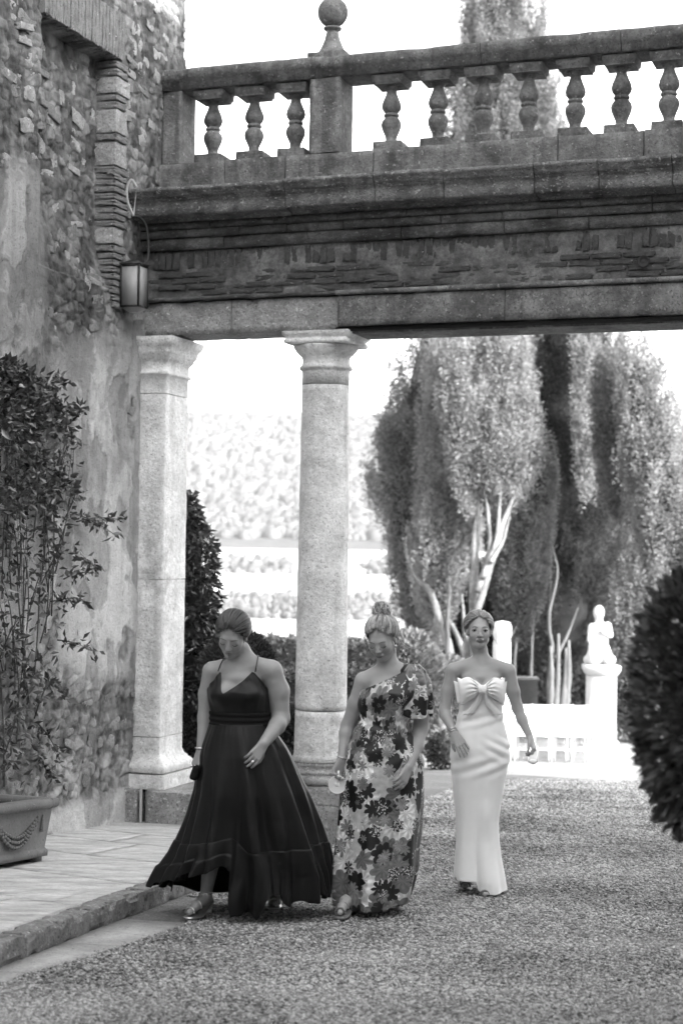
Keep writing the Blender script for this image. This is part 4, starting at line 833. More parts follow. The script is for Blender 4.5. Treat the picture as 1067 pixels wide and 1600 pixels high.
# marble statue on its pedestal (px positions at 35.5 m)
DS = 35.5; sg = at(936, 1165, DS); zb = -SL*DS
ped = thing('pedestal', 'white stone pedestal under the statue behind the white chairs', 'pedestal', (sg[0], DS, zb))
px_ = sg[0]; Z = lambda py: CH+(873-py)*DS/F+.0
g = G(); rect_loft(g, px_-.28, px_+.28, DS-.28, DS+.28, [(.05, zb-.05), (.05, zb+.12), (0, zb+.16), (0, Z(1050))], 1, 1, 0); child(g.build('shaft', M_marble), ped)
g = G(); rect_loft(g, px_-.28, px_+.28, DS-.28, DS+.28, [(.0, Z(1049)), (.03, Z(1046)), (.07, Z(1040)), (.08, Z(1033)), (.05, Z(1032))], 1, 1, 0); child(g.build('cap', M_marble), ped)
def stat(px, py, dy=0): p = at(px, py, DS+dy); return tuple(p)
prims = [('e', stat(935, 957), (.115, .12, .15), None, .03), ('c', stat(935, 966), stat(936, 975), .07, .09, .04), ('e', stat(936, 988), (.24, .15, .2), None, .06), ('c', stat(924, 980), stat(921, 1000, -.1), .08, .06, .04), ('c', stat(948, 978), stat(952, 992, -.12), .085, .07, .04), ('c', stat(952, 992, -.12), stat(940, 986, -.2), .06, .045, .03),
         ('e', stat(936, 1005), (.18, .14, .2), None, .06), ('e', stat(935, 1022), (.25, .2, .16), None, .08), ('c', stat(926, 1010, -.1), stat(928, 1031, -.15), .1, .12, .05), ('c', stat(944, 1012, -.1), stat(950, 1031, -.12), .1, .11, .05), ('c', stat(918, 1031), stat(954, 1031), .1, .1, .05)]
c0 = np.array(stat(935, 990)); D_, lo_ = vox(prims, c0-np.array([.6, .5, .75]), c0+np.array([.6, .5, .8]), .02); V, Q = surfnet(D_, lo_, .02)
V += fbm(V*np.array([14, 14, 4.]), 3, 5)[:, None]*.012*np.array([1, 1, .2]); V = V[:, :]; V[:, 2] = np.maximum(V[:, 2], Z(1032)+.002)
tag(link('statue', mesh_np('statue', V, Q), M_marble, smooth=True), 'white marble draped figure on the tall white pedestal', 'statue')
# pale stonework further left, between the trunks
p_ = at(781, 1165, 36); bb = thing('stone_herm', 'bright round-topped stone post just behind the head of the woman in white', 'statue', (p_[0], 36, -SL*36))
g = G(); zt = CH+(873-966)*36/F; g.lathe([(.01, -2.6), (.2, -2.6), (.19, zt-.5), (.17, zt-.38), (.2, zt-.3), (.2, zt-.12), (.16, zt-.03), (.01, zt)], c=(p_[0], 36, 0), n=20); child(g.build('post', M_marble, smooth=True), bb)
p_ = at(817, 1165, 37); g = G(); zt = CH+(873-1053)*37/F; rect_loft(g, p_[0]-.26, p_[0]+.26, 36.75, 37.2, [(0, -2.7), (0, zt-.06), (.03, zt-.05), (.03, zt)], 1, 1, 0); g2 = mat('pale_stone', .10, .8, .2, 3, .3, 20)
tag(g.build('stone_block', g2), 'pale square stone block behind the chairs, left of the statue', 'pedestal')
p_ = at(866, 1165, 37.5); r_t = thing('stone_urn_stand', 'group of thin pale upright stone shafts between the block and the statue', 'statue', (p_[0], 37.5, -SL*37.5))
for k, (a, b, t1) in enumerate([(858, 860, 1010), (866, 872, 990), (876, 884, 1012), (883, 888, 1000)]):
    g = G(); q0 = at(a, 1120, 37.5); q1 = at(b, t1, 37.5); g.tube(curve([q0, (q0+q1)/2+np.array([.03, 0, 0]), q1], 10), np.linspace(.10, .03, 10)*(1+.5*fbm(np.stack([np.arange(10)*.7+k*5]*3, -1), 2, k)), 8); child(g.build('shaft', g2, smooth=True), r_t)
# white chairs
def chair_meshes():
    out = {}; g = G(); rect_loft(g, -.2, .2, -.2, .2, [(-.01, .43), (.0, .44), (.0, .46), (-.02, .47)], 2, 2, 0); out['seat'] = g.mesh('seat')
    g = G(); g.tube([(0, 0, 0), (0, 0, .43)], [.012, .014], 6); out['leg'] = g.mesh('leg')
    g = G(); g.tube([(0, 0, 0), (0, .02, .43), (0, .08, .92)], [.013, .014, .012], 6); out['back_post'] = g.mesh('back_post')
    g = G(); g.tube([(-.19, 0, 0), (.19, 0, 0)], .012, 6); out['back_rail'] = g.mesh('back_rail')
    g = G(); g.tube([(0, 0, 0), (0, .045, .26)], .008, 6); out['spindle'] = g.mesh('spindle')
    g = G(); g.tube([(-.19, 0, 0), (.19, 0, 0)], .008, 6); out['stretcher'] = g.mesh('stretcher')
    for m_ in out.values(): m_.materials.append(M_white)
    return out
cm = chair_meshes()
def chair(x, y, rz, label):
    t = thing('garden_chair', label, 'chair', (x, y, -SL*y), 'white chairs set out in rows'); t.rotation_euler = (0, 0, rz)
    def p(nm, loc, rx=0, rzz=0): o = link(nm, cm[nm]); o.parent = t; o.location = loc; o.rotation_euler = (rx, 0, rzz)
    p('seat', (0, 0, 0))
    for s in (-1, 1): p('leg', (s*.18, -.18, 0)); p('back_post', (s*.19, .18, 0)); p('stretcher', (s*.18, 0, .2), 0, math.pi/2)
    p('stretcher', (0, -.18, .22)); p('stretcher', (0, .19, .22)); p('back_rail', (0, .26, .90)); p('back_rail', (0, .245, .80)); p('back_rail', (0, .21, .54))
    for q in (-.11, -.04, .04, .11): p('spindle', (q, .212, .54))
rowname = ['front', 'second', 'third', 'fourth', 'rearmost']; place = ['left end', 'second from left', 'third from left', 'fourth from left', 'fifth from left', 'right end']
for r_i in range(5):
    for c_i in range(6):
        yy = 28.2+r_i*.95+.1*random.random(); x0 = (792-CX)/F*yy; x1 = (948-CX)/F*yy
        chair(x0+(x1-x0)*(c_i/5)*(.92+.016*r_i)+.03*random.random(), yy, math.radians(162+6*random.random()), 'white wooden chair, %s of the %s row' % (place[c_i], rowname[r_i]))
# ================================================================== UNSEEN BLOCKS (added to shade the court), hills
rw = thing('right_shade_block', 'unseen block added right of the court to shade it', 'building', tuple(B(12, -8, -2)))
g = G(); g.box(9.2, 18, -18.2, 3.0, -4, 12.4); bpart(g, 'wall', M_far, rw); g = G(); g.box(8.8, 18.4, -18.3, 3.3, 12.4, 12.6); bpart(g, 'eaves', M_far, rw)  # added out of view to keep the sun off the court
bk = thing('rear_shade_block', 'unseen block added behind the camera to dim the near court', 'building', tuple(B(4, -22, 0)))
g = G(); g.box(-1.5, 18, -30, -17.5, -4, 8.5); bpart(g, 'wall', M_far, bk); g = G(); g.box(-1.4, 18.4, -30, -17.2, 8.5, 8.7); bpart(g, 'eaves', M_far, bk)  # added out of view to hold back sky light from behind
yr = np.array([45.8, 60, 100, 200, 400, 600, 760, 900, 1000, 1150, 1600, 1800, 2600]); zr = np.array([-3.21, -3.9, -5.6, -9.8, -17.9, -20.6, -14, -4.2, 5.5, 30, 131, 140, 60])
ys = np.concatenate([np.linspace(45.8, 400, 50), np.linspace(410, 1000, 80), np.linspace(1006, 2600, 160)]); xs = np.linspace(-900, 1500, 200)
def valz(X, Y):
    z = np.interp(Y, yr, zr); z = z+sstep(900, 1600, Y)*(7*fbm(np.stack([X*.004, Y*.004, 0*X], -1), 3, 91)+.010*(X+250)); z += sstep(1020, 1060, Y)*3*np.abs(fbm(np.stack([X*.03, Y*.03, 0*X], -1), 3, 92)); return z
sheet('valley', xs, ys[ys < 1020], valz, M_field); sheet('hillside', xs, ys[ys > 1005], lambda X, Y: valz(X, Y)+.3, M_hill)
r = np.random.default_rng(5); n = 16000; Yf = 1040+640*r.random(n); Xf = -.25*Yf-60+(.55*Yf+60)*r.random(n); Zf = valz(Xf, Yf)
g = G(); g.ell((0, 0, 0), (1, 1, 1), 8, 5); bm_ = g.mesh('b'); BVv = np.concatenate(g.V); BQ = np.concatenate(g.Q)
def blobs(name, X, Y, Z_, S, m, seed):
    r = np.random.default_rng(seed); n = len(X); V = BVv[None]*S[:, None, None]*(1+.35*r.normal(size=(n, len(BVv), 1))*.5)*np.array([1, 1, 1.15]); V += np.stack([X, Y, Z_], -1)[:, None]
    return link(name, mesh_np(name, V.reshape(-1, 3), (BQ[None]+len(BVv)*np.arange(n)[:, None, None]).reshape(-1, 4)), m, kind='stuff')
M_wood = leafmat('far_wood_foliage', .06, .10, .9, .1, .02, 0)
blobs('woodland', Xf, Yf, Zf+1, 2.4+3.6*r.random(n)**1.5, M_wood, 6)
n = 3200; Yb = np.r_[600+130*r.random(n//2), 860+80*r.random(n//2)]; Xb = -.24*Yb+(.5*Yb)*r.random(len(Yb)); m_ = (fbm(np.stack([Xb*.01, Yb*.01, 0*Xb], -1), 2, 3) > -.15); Xb, Yb = Xb[m_], Yb[m_]
blobs('field_thickets', Xb, Yb, valz(Xb, Yb)+2.5*r.random(len(Yb))*np.clip(fbm(np.stack([Xb*.03, Yb*.03, 0*Xb], -1), 2, 4)+.5, .1, 1), (1.0+1.5*r.random(len(Yb)))*(Yb/800), M_wood, 7)
# haze over the valley: one closed box round everything
hz = G(); hz.box(-1400, 2200, -60, 2700, -42, 190); hzm = bpy.data.materials.new('haze'); hzm.use_nodes = True; hn = hzm.node_tree; hn.nodes.clear(); ho = hn.nodes.new('ShaderNodeOutputMaterial'); hv = hn.nodes.new('ShaderNodeVolumePrincipled')
hv.inputs['Color'].default_value = (.96, .96, .96, 1); hv.inputs['Density'].default_value = .00009; hn.links.new(hv.outputs[0], ho.inputs['Volume']); hz.build('haze', hzm, kind='stuff')
# ================================================================== PEOPLE
def Rz(a): c, s = math.cos(a), math.sin(a); return np.array([[c, -s, 0], [s, c, 0], [0, 0, 1.]])
def Rx(a): c, s = math.cos(a), math.sin(a); return np.array([[1., 0, 0], [0, c, -s], [0, s, c]])
def Ry(a): c, s = math.cos(a), math.sin(a); return np.array([[c, 0, s], [0, 1., 0], [-s, 0, c]])
rad = math.radians
def head(pr, eye, yaw, pitch, roll, closed, sc=1.):
    """adds the head to the body field; returns its frame. Face looks along -y of the frame, origin between the eyes' centres of the head"""
    R = Rz(rad(yaw))@Rx(rad(pitch))@Ry(rad(roll)); c = eye-R@np.array([0, -.083*sc, 0])
    H = lambda x, y, z: tuple(c+R@(np.array([x, y, z])*sc))
    def e(x, y, z, r, k): pr.append(('e', H(x, y, z), tuple(np.array(r)*sc), R, k))
    def cc(a, b, ra, rb, k): pr.append(('c', H(*a), H(*b), ra*sc, rb*sc, k))
    e(0, .022, .038, (.071, .088, .074), .02); e(0, -.018, -.012, (.060, .062, .078), .02); e(0, -.022, -.062, (.045, .046, .038), .025)
    e(0, -.058, -.092, (.020, .018, .016), .02)
    for s in (-1, 1):
        e(s*.033, -.054, -.026, (.023, .020, .024), .03); e(s*.071, .008, -.008, (.009, .017, .028), .006); cc((s*.042, .0, -.055), (s*.02, -.045, -.085), .022, .016, .02)
    cc((-.028, -.064, .016), (.028, -.064, .016), .012, .012, .02)
    if not closed:
        for s in (-1, 1): pr.append(('s', H(s*.033, -.092, .0), (.015*sc, .012*sc, .009*sc), R, .010))
    if closed:
        for s in (-1, 1): e(s*.033, -.0665, .0, (.015, .0125, .0115), .008)
    cc((0, -.076, .006), (0, -.095, -.029), .0065, .0095, .010); 
    for s in (-1, 1): e(s*.010, -.088, -.032, (.007, .010, .006), .006)
    e(0, -.080, -.058, (.024, .012, .010), .008)
    cc((0, .028, -.05), (0, .030, -.10), .050, .050, .02)
    return R, c, H
def tube_part(name, pts, r, m, root, n=6, **k): g = G(); g.tube(pts, r, n); o = g.build(name, m, None, True); child(o, root); return o
def face(root, H, R, c, closed, brow_m, gaze=0., smile=0.):
    for s in (-1, 1):
        if closed:
            tube_part('eyelashes', [H(s*x, y, z) for x, y, z in ((.019, -.0835, -.004), (.026, -.0855, -.0085), (.034, -.086, -.0095), (.042, -.083, -.007), (.048, -.078, -.003))], [.001, .0018, .0022, .002, .001], M_lash, root)
        else:
            g = G(); g.ell(H(s*.033, -.0715, .0), (.0130,)*3, 14, 10, R); ey = g.build('eye', M_eye, None, True); child(ey, root)
            g = G(); g.ell(H(s*.033+gaze, -.0820, -.0002), (.0068, .0034, .0064), 12, 8, R); ir = g.build('iris', M_iris, None, True); ir.parent = ey; ir.matrix_parent_inverse = Matrix()
            ir.matrix_parent_inverse = ey.matrix_parent_inverse.inverted()@ey.matrix_parent_inverse
            tube_part('eyelashes', [H(s*x, y, z) for x, y, z in ((.020, -.0825, .001), (.026, -.0855, .0055), (.034, -.0865, .0068), (.042, -.083, .0045), (.049, -.077, .001))], [.0014, .0026, .003, .0028, .0014], M_lash, root)
        tube_part('eyebrow', [H(s*x, y, z) for x, y, z in ((.014, -.0850, .019), (.024, -.0845, .0235), (.036, -.081, .025), (.048, -.073, .020))], [.0014, .0020, .0018, .0008], brow_m, root)
    up = [(-.022-.003*smile, -.0845, -.058+.003*smile), (-.012, -.0895, -.0565), (-.004, -.0910, -.0555), (0, -.0910, -.056), (.004, -.0910, -.0555), (.012, -.0895, -.0565), (.022+.003*smile, -.0845, -.058+.003*smile)]
    lo = [(-.020, -.085, -.0600+.002*smile), (-.010, -.0895, -.0640), (0, -.0905, -.0655), (.010, -.0895, -.0640), (.020, -.085, -.0600+.002*smile)]
    g = G(); g.tube([H(*p) for p in up], [.001, .0028, .0034, .0032, .0034, .0028, .001], 6); g.tube([H(*p) for p in lo], [.001, .0036, .0044, .0036, .001], 6); o = g.build('lips', M_lip, None, True); child(o, root)
def hand(pr, w, d, n, th, curl, spread=1., sc=1., thumb=1.):
    w, d, n = [np.array(q, float) for q in (w, d, n)]; d /= np.linalg.norm(d); n = n-d*(n@d); n /= np.linalg.norm(n); s = np.cross(d, n)*th
    L = [.066, .074, .068, .052]
    for i in range(4):
        kn = w+sc*(d*(.088-.003*abs(i-1)-.004*(i == 3))+s*(.030-.0195*i)-n*(.004*curl)); b = w+sc*(d*.008+s*(.014-.009*i)); pr.append(('c', tuple(b), tuple(kn), .0155*sc, .0105*sc, .010))
        dd = d+s*(.10*(1.3-i)*spread); dd /= np.linalg.norm(dd); a = 0; p = kn; c_ = curl if np.isscalar(curl) else curl[i]
        for q, (f, bn) in enumerate(((.45, 45), (.31, 60), (.24, 40))):
            a += rad(bn)*c_; v = dd*math.cos(a)+n*math.sin(a); p2 = p+v*L[i]*f*sc*1.05; pr.append(('c', tuple(p), tuple(p2), (.0092-.0009*q)*sc, (.0084-.0011*q)*sc, .003)); p = p2
    a0 = w+sc*(d*.018+s*.014); a1 = w+sc*(d*.052+s*.040+n*.012); a2 = w+sc*(d*.080+s*(.046-.012*(thumb-1))+n*.022*thumb); a3 = w+sc*(d*.100+s*(.044-.02*(thumb-1))+n*.03*thumb)
    pr += [('c', tuple(a0), tuple(a1), .0165*sc, .0115*sc, .010), ('c', tuple(a1), tuple(a2), .0108*sc, .0095*sc, .004), ('c', tuple(a2), tuple(a3), .0095*sc, .0075*sc, .003)]
def body(root, pr, m, h=.0045):
    lo = np.array([9e9]*3); hi = -lo
    for p in pr:
        for c_ in ([p[1], p[2]] if p[0] == 'c' else [p[1]]):
            r_ = max(p[3], p[4]) if p[0] == 'c' else max(p[2]); lo = np.minimum(lo, np.array(c_)-r_-.03); hi = np.maximum(hi, np.array(c_)+r_+.03)
    D_, l_ = vox(pr, lo, hi, h); V, Q = surfnet(D_, l_, h)
    o = link('body', mesh_np('body', V, Q), m, smooth=True); child(o, root); return o
def loft(root, name, m, D, levels, topf, hemf, fold, nth=160, nt=90, th=.004, arc=None, smooth=True, pw=1.):
    L_ = np.array([(at((a[1]+a[2])/2, a[0], D+(a[4] if len(a) > 4 else 0))).tolist()+[(a[2]-a[1])/2*D/F, a[3]] for a in levels]); o_ = np.argsort(L_[:, 2]); L_ = L_[o_]
    a = np.arange(nth)*2*np.pi/nth if arc is None else np.linspace(arc[0], arc[1], nth); t = np.linspace(0, 1, nt)
    fi = lambda z, k: np.interp(z, L_[:, 2], L_[:, k])
    zt = topf(a); zh = hemf(a) if not callable(getattr(hemf, 'x', None)) else None; A_, T_ = np.meshgrid(a, t, indexing='ij'); Zz = zt[:, None]+(zh-zt)[:, None]*T_
    cx, cy, rx, ry = fi(Zz, 0), fi(Zz, 1), fi(Zz, 3), fi(Zz, 4); f = fold(A_, Zz, T_); ca, sa = np.cos(A_), np.sin(A_)
    V = np.stack([cx+np.sign(ca)*np.abs(ca)**pw*(rx+f), cy+np.sign(sa)*np.abs(sa)**pw*(ry+f), Zz], -1).reshape(-1, 3)
    uv = np.stack([A_*np.mean(rx)*1.1, Zz], -1).reshape(-1, 2); i, j = np.meshgrid(np.arange(nth if arc is None else nth-1), np.arange(nt-1), indexing='ij'); i = i.ravel(); j = j.ravel(); k = (i+1) % nth
    o = link(name, mesh_np(name, V, np.c_[i*nt+j, i*nt+j+1, k*nt+j+1, k*nt+j], uv), m, smooth=smooth)
    if th: md = o.modifiers.new('thickness', 'SOLIDIFY'); md.thickness = th; md.offset = 0
    child(o, root); return o, fi
def hair(root, name, H, m, bun, bun_r, n=300, seed=1, part=0., lift=.004, front=.094, wisp=(), sweep=0.):
    """cap of strands running from the hairline to the bun, in the head frame"""
    r = np.random.default_rng(seed); C0 = np.array([0, .022, .036]); RR = np.array([.080, .096, .0835]); g = G()
    def surf(v, l=0.): v = v/np.linalg.norm(v); return C0+v*(RR+l)
    b = (np.array(bun)-C0)/RR; b /= np.linalg.norm(b)
    for k in range(n):
        if k < n*.66:
            ph = (r.random()*2-1)*1.72; el = rad(np.interp(abs(ph), [0, .5, 1.0, 1.35, 1.72], [front, front-12, front-38, front-62, front-92])+r.normal()*3+ (6 if abs(ph-part) < .12 else 0))
        else: ph = (1.7+1.4*r.random())*r.choice([-1, 1]); el = rad(-38+r.random()*25)
        v0 = np.array([math.sin(ph)*math.cos(el), -math.cos(ph)*math.cos(el), math.sin(el)]); om = math.acos(np.clip(v0@b, -1, 1)); pts = []
        side = np.cross(v0, b); side /= np.linalg.norm(side)+1e-9; bw_ = (.10*np.sign(ph-part)*(1 if k < n*.66 else 0)+sweep)*abs(v0[1] < 0)
        for t in np.linspace(0, 1, 13):
            v = (math.sin((1-t)*om)*v0+math.sin(t*om)*b)/math.sin(om) if om > .05 else v0; v = v+np.array([1, 0, 0])*bw_*math.sin(t*3.14)*.9
            pts.append(H(*surf(v, lift*math.sin(t*3.14)+.0025*r.random()+.0015)))
        g.tube(curve(pts, 16), np.r_[.0015, np.full(14, .0048), .003]*(.7+.7*r.random()), 5, cap=False)
    # scalp cap under the strands
    nu, nv = 40, 26; V = []; 
    for a in range(nu):
        ph = -math.pi+2*math.pi*a/nu; e0 = rad(np.interp(abs(ph), [0, .5, 1.0, 1.35, 1.72, 3.15], [front-1, front-13, front-39, front-63, front-93, -48]))
        for q in range(nv): el = e0+(math.pi/2-e0)*q/(nv-1); V.append(H(*surf(np.array([math.sin(ph)*math.cos(el), -math.cos(ph)*math.cos(el), math.sin(el)]), .0)))
    i, j = np.meshgrid(np.arange(nu), np.arange(nv-1), indexing='ij'); i = i.ravel(); j = j.ravel(); kk = (i+1) % nu; g.add(V, np.c_[i*nv+j, kk*nv+j, kk*nv+j+1, i*nv+j+1])
    o = g.build(name, m, None, True); child(o, root)
    g = G(); bc = np.array(bun)
    g.ell(H(*bc), tuple(np.array([1, 1, 1])*bun_r*.8), 16, 10)
    for k in range(46):                                   # coils of the bun
        ax = r.normal(size=3); ax /= np.linalg.norm(ax); u_ = np.cross(ax, [0, 0, 1.]); u_ /= np.linalg.norm(u_); w_ = np.cross(ax, u_); a0 = r.random()*6.28; ln = 2+2*r.random(); rr = bun_r*(.85+.22*r.random()); off_ = ax*bun_r*.4*(r.random()-.5)
        g.tube([H(*(bc+off_+rr*(math.cos(a0+ln*t)*u_+math.sin(a0+ln*t)*w_))) for t in np.linspace(0, 1, 14)], .0052*(.7+.6*r.random()), 5)
    o = g.build('hair_bun', m, None, True); child(o, root)
    if wisp:
        for w_ in wisp:
            g = G(); g.tube(curve([H(*p) if len(p) == 3 else tuple(p[:3]) for p in w_], 14), np.linspace(.0030, .0012, 14), 4)
            o = g.build('loose_strand', m, None, True); child(o, root)
def JW(*a): return tuple(J(*a))+(0,)
def foot(pr, ank, toe):
    a, t = np.array(ank), np.array(toe); hl = a+(a-t)*.28; hl[2] = t[2]+.03
    pr += [('c', tuple(a), tuple(hl+np.array([0, 0, .0])), .034, .026, .02), ('c', tuple(a+np.array([0, 0, -.01])), tuple(a*.4+t*.6+np.array([0, 0, .008])), .032, .024, .02), ('c', tuple(a*.4+t*.6), tuple(t), .027, .016, .015)]
def sandal(root, ank, toe, m, heel):
    a, t = np.array(ank), np.array(toe); d = t-a; d[2] = 0; L_ = np.linalg.norm(d)*1.28; d /= np.linalg.norm(d); s = np.cross(d, [0, 0, 1.]); g = G(); z0 = t[2]-.022
    n = 14; top = []; 
    for k in range(n):
        q = k/(n-1); p = a-d*.05+d*(L_+.03)*q; w_ = .026+.014*math.sin(q*2.6)-.012*max(0, q-.85)/.15; zz = z0+heel*sstep(.62, .12, q); top += [(p+s*w_, zz), (p-s*w_, zz)]
    V = [(p[0], p[1], z) for p, z in top]+[(p[0], p[1], z-.014) for p, z in top]; Q = []; N2 = 2*n
    for k in range(n-1): a_, b_, c_, d_ = 2*k, 2*k+1, 2*k+3, 2*k+2; Q += [(a_, b_, c_, d_), (a_+N2, d_+N2, c_+N2, b_+N2), (a_, d_, d_+N2, a_+N2), (b_, b_+N2, c_+N2, c_)]
    Q += [(0, N2, N2+1, 1), (N2-2, N2-1, 2*N2-1, 2*N2-2)]; g.add(V, Q); sh = g.build('sandal_sole', m, None); child(sh, root)
    if heel > .02:
        hp = a-d*.03; g = G(); g.tube([(hp[0], hp[1], z0-.014+heel), (hp[0], hp[1], z0-.012-.002)], [.024, .02], 10); child(g.build('heel', m, None), root)
    for f, r_ in ((.95, .030), (.55, .034)):
        c_ = a+(t-a)*f; c_[2] = max(c_[2]-.005, z0+.01); g = G(); g.tube([tuple(c_+s*r_*math.cos(q)+np.array([0, 0, 1])*r_*.95*math.sin(q)) for q in np.linspace(-.2, 3.34, 12)], .006, 6); child(g.build('strap', m, None, True), root)
def ring(root, name, c, axis, r, tr, m):
    ax = np.array(axis, float); ax /= np.linalg.norm(ax); u_ = np.cross(ax, [.3, .9, .2]); u_ /= np.linalg.norm(u_); w_ = np.cross(ax, u_); g = G()
    g.tube([tuple(np.array(c)+r*(math.cos(q)*u_+math.sin(q)*w_)) for q in np.linspace(0, 2*math.pi, 24)], tr, 6, cap=False); o = g.build(name, m, None, True); child(o, root)
def person(label, D, fx, fy): p = at(fx, fy, D); return thing('person', label, 'person', (p[0], p[1], -SL*p[1]))
def torso(pr, D, rows, shrink=.93, rz=.055):
    s = D/F
    for a in rows:
        dy = a[4] if len(a) > 4 else 0; pr.append(('e', tuple(at((a[1]+a[2])/2, a[0], D+dy)), ((a[2]-a[1])/2*s*shrink, a[3]*shrink, rz), None, .035))
def limb(pr, D, pts, rs, k=.02):
    P = [tuple(at(p[0], p[1], D+(p[2] if len(p) > 2 else 0))) for p in pts]
    for a, b, ra, rb in zip(P[:-1], P[1:], rs[:-1], rs[1:]): pr.append(('c', a, b, ra, rb, k))
    return P
def satin(name, base, rough, coat=.0, sheen=0., spec=.5, var=.05):
    return mat(name, base, rough, var, 5, .12, 500, spec=spec, coat=coat, sheen=sheen, dist=.001)
# ---------------------------------------------------------------- woman 1: dark satin dress
D = 9.54; w1 = person('woman in a dark satin wrap dress with thin straps, head bowed, walking left', D, 380, 1425); J = lambda x, y, dy=0: tuple(at(x, y, D+dy)); pr = []
torso(pr, D, [(1046, 346, 408, .085, .01), (1060, 337, 413, .105), (1078, 332, 414, .12), (1100, 333, 415, .115), (1125, 334, 417, .12), (1150, 326, 426, .14), (1175, 330, 425, .15)])
for x in (349, 387): pr.append(('e', J(x, 1084, -.085), (.062, .065, .062), None, .03))
limb(pr, D, [(374, 1020, .01), (380, 1040, .02)], [.066, .085]); limb(pr, D, [(383, 1036, .01), (424, 1048, .01)], [.055, .058], .03); limb(pr, D, [(376, 1038, .01), (333, 1048, .01)], [.055, .052], .03)
limb(pr, D, [(424, 1049, .01), (434, 1080, .03), (439, 1122, .02), (433, 1134, -.06), (411, 1163, -.22)], [.062, .066, .050, .046, .029], .02)
limb(pr, D, [(331, 1050, .01), (325, 1085, .04), (321, 1122, .04), (314, 1172, -.02)], [.052, .052, .042, .025], .02)
hand(pr, J(411, 1163, -.22), np.array(J(391, 1192, -.28))-np.array(J(411, 1163, -.22)), (-.6, .5, -.5), 1, .5, .7); hand(pr, J(314, 1172, -.02), (-.03, -.03, -.11), (.7, .6, 0), 1, .75, .3)
limb(pr, D, [(352, 1180, 0), (340, 1290, -.10), (330, 1345, -.10), (322, 1398, -.10)], [.09, .062, .05, .032]); limb(pr, D, [(405, 1180, .02), (420, 1290, .06), (427, 1345, .16), (430, 1388, .22)], [.09, .062, .05, .032])
a1, t1 = J(321, 1402, -.10), J(296, 1426, -.24); foot(pr, a1, t1); a2, t2 = J(430, 1393, .22), J(429, 1411, .10); foot(pr, a2, t2)
R, c, H = head(pr, np.array(J(357.5, 1006, -.15)), -12, 30, 7, True, 1.06)
limb(pr, D, [(374, 1015, .0), (379, 1030, .01)], [.055, .062])
body(w1, pr, M_skin); face(w1, H, R, c, True, M_brow)
hair(w1, 'hair', H, M_hair_d, (.012, .105, .02), .036, 300, 2, .35, .010, 35, wisp=[[(.055, -.03, .09), (.072, -.045, .03), (.070, -.03, -.02)]], sweep=.05)
sandal(w1, a1, t1, M_shoe, .045); sandal(w1, a2, t2, M_shoe, .02)
ring(w1, 'anklet', J(322, 1396, -.10), (0, .1, 1), .037, .003, M_gold); ring(w1, 'bracelet', J(314, 1169, -.02), (.1, .1, 1), .030, .0045, M_gold)
kf = np.array(J(397, 1190, -.285)); g = G(); g.ell(tuple(kf+np.array([-.005, -.012, 0])), (.009, .007, .009), 8, 6); child(g.build('ring', M_gold, None, True), w1)
M_sat = satin('dark_satin', .004, .33, spec=.16); M_satl = satin('dark_satin_lining', .003, .6, spec=.06)
zf = lambda px, py: at(px, py, D)[2]
bl = [(1040, 338, 408, .085), (1058, 329, 417, .115), (1078, 324.5, 420, .135), (1095, 326, 420, .135), (1111, 329.5, 420.5, .13), (1128, 330, 422, .132), (1135, 329, 424, .135)]
def topW1(a):
    x = np.cos(a); fr = np.sin(a) < 0
    return np.array([zf(372, py) for py in np.where(fr, np.interp(x, [-1, -.85, -.66, -.42, 0, .42, .60, .85, 1], [1076, 1063, 1048, 1082-6, 1080-8, 1063, 1049, 1062, 1074]), 1074)])
def topW1(a):
    x = np.cos(a); py = np.where(np.sin(a) < 0, np.interp(x, [-1, -.85, -.68, -.40, -.36, .0, .56, .64, .85, 1], [1078, 1064, 1048, 1078, 1081, 1068, 1048, 1049, 1064, 1076]), 1076); return np.array([zf(372, p) for p in py])
def bustW1(a, z, t):
    zb_ = zf(372, 1084); f = .045*np.exp(-((a-rad(238))/.42)**2-((z-zb_)/.055)**2)+.045*np.exp(-((a-rad(296))/.45)**2-((z-zb_)/.055)**2)
    P = np.stack([np.cos(a)*3, np.sin(a)*3, z*3], -1); return f+.005*fbm(P*1.5, 3, 8)+.004*np.sin(a*14+z*60)*np.exp(-((z-zf(372, 1060))/.05)**2)
loft(w1, 'bodice', M_sat, D, bl, topW1, lambda a: np.full(a.shape, zf(372, 1112)), bustW1, 140, 40, .004)
loft(w1, 'waistband', M_satl, D, bl, lambda a: np.full(a.shape, zf(372, 1111)), lambda a: np.full(a.shape, zf(372, 1131)), lambda a, z, t: .006+.003*np.sin(z*200), 80, 12, .004)
tube_part('strap', curve([J(341, 1049, -.10), J(345, 1038, -.085), J(350, 1029, -.03), J(354, 1026, .05)], 10), .0035, M_sat, w1); tube_part('strap', curve([J(399, 1050, -.11), J(401, 1038, -.085), J(403.5, 1026, -.03), J(403, 1024, .05)], 10), .0035, M_sat, w1)
sl = [(1128, 330, 423, .14), (1145, 323, 432, .165), (1165, 315, 446, .19), (1180, 311, 454, .21), (1210, 306, 466, .24), (1236, 302, 477, .26), (1270, 293, 489, .29, .02), (1312, 279, 503, .33, .03), (1335, 275, 508, .35, .04), (1356, 266, 514, .36, .05), (1387, 256, 517, .38, .06), (1425, 266, 510, .36, .06)]
def foldW1(a, z, t):
    g_ = sstep(zf(372, 1140), zf(372, 1330), z); P = np.stack([np.cos(a)*2, np.sin(a)*2, z*1.1], -1)
    return g_*(.030*np.sin(a*7+.8*np.sin(z*3)+fbm(P, 2, 5)*4)+.014*np.sin(a*15+z*2+fbm(P, 2, 9)*3))+.008*fbm(P*2.5, 3, 6)-.02*np.exp(-((a-rad(262)-(z+.1)*.12)/.09)**2)*g_
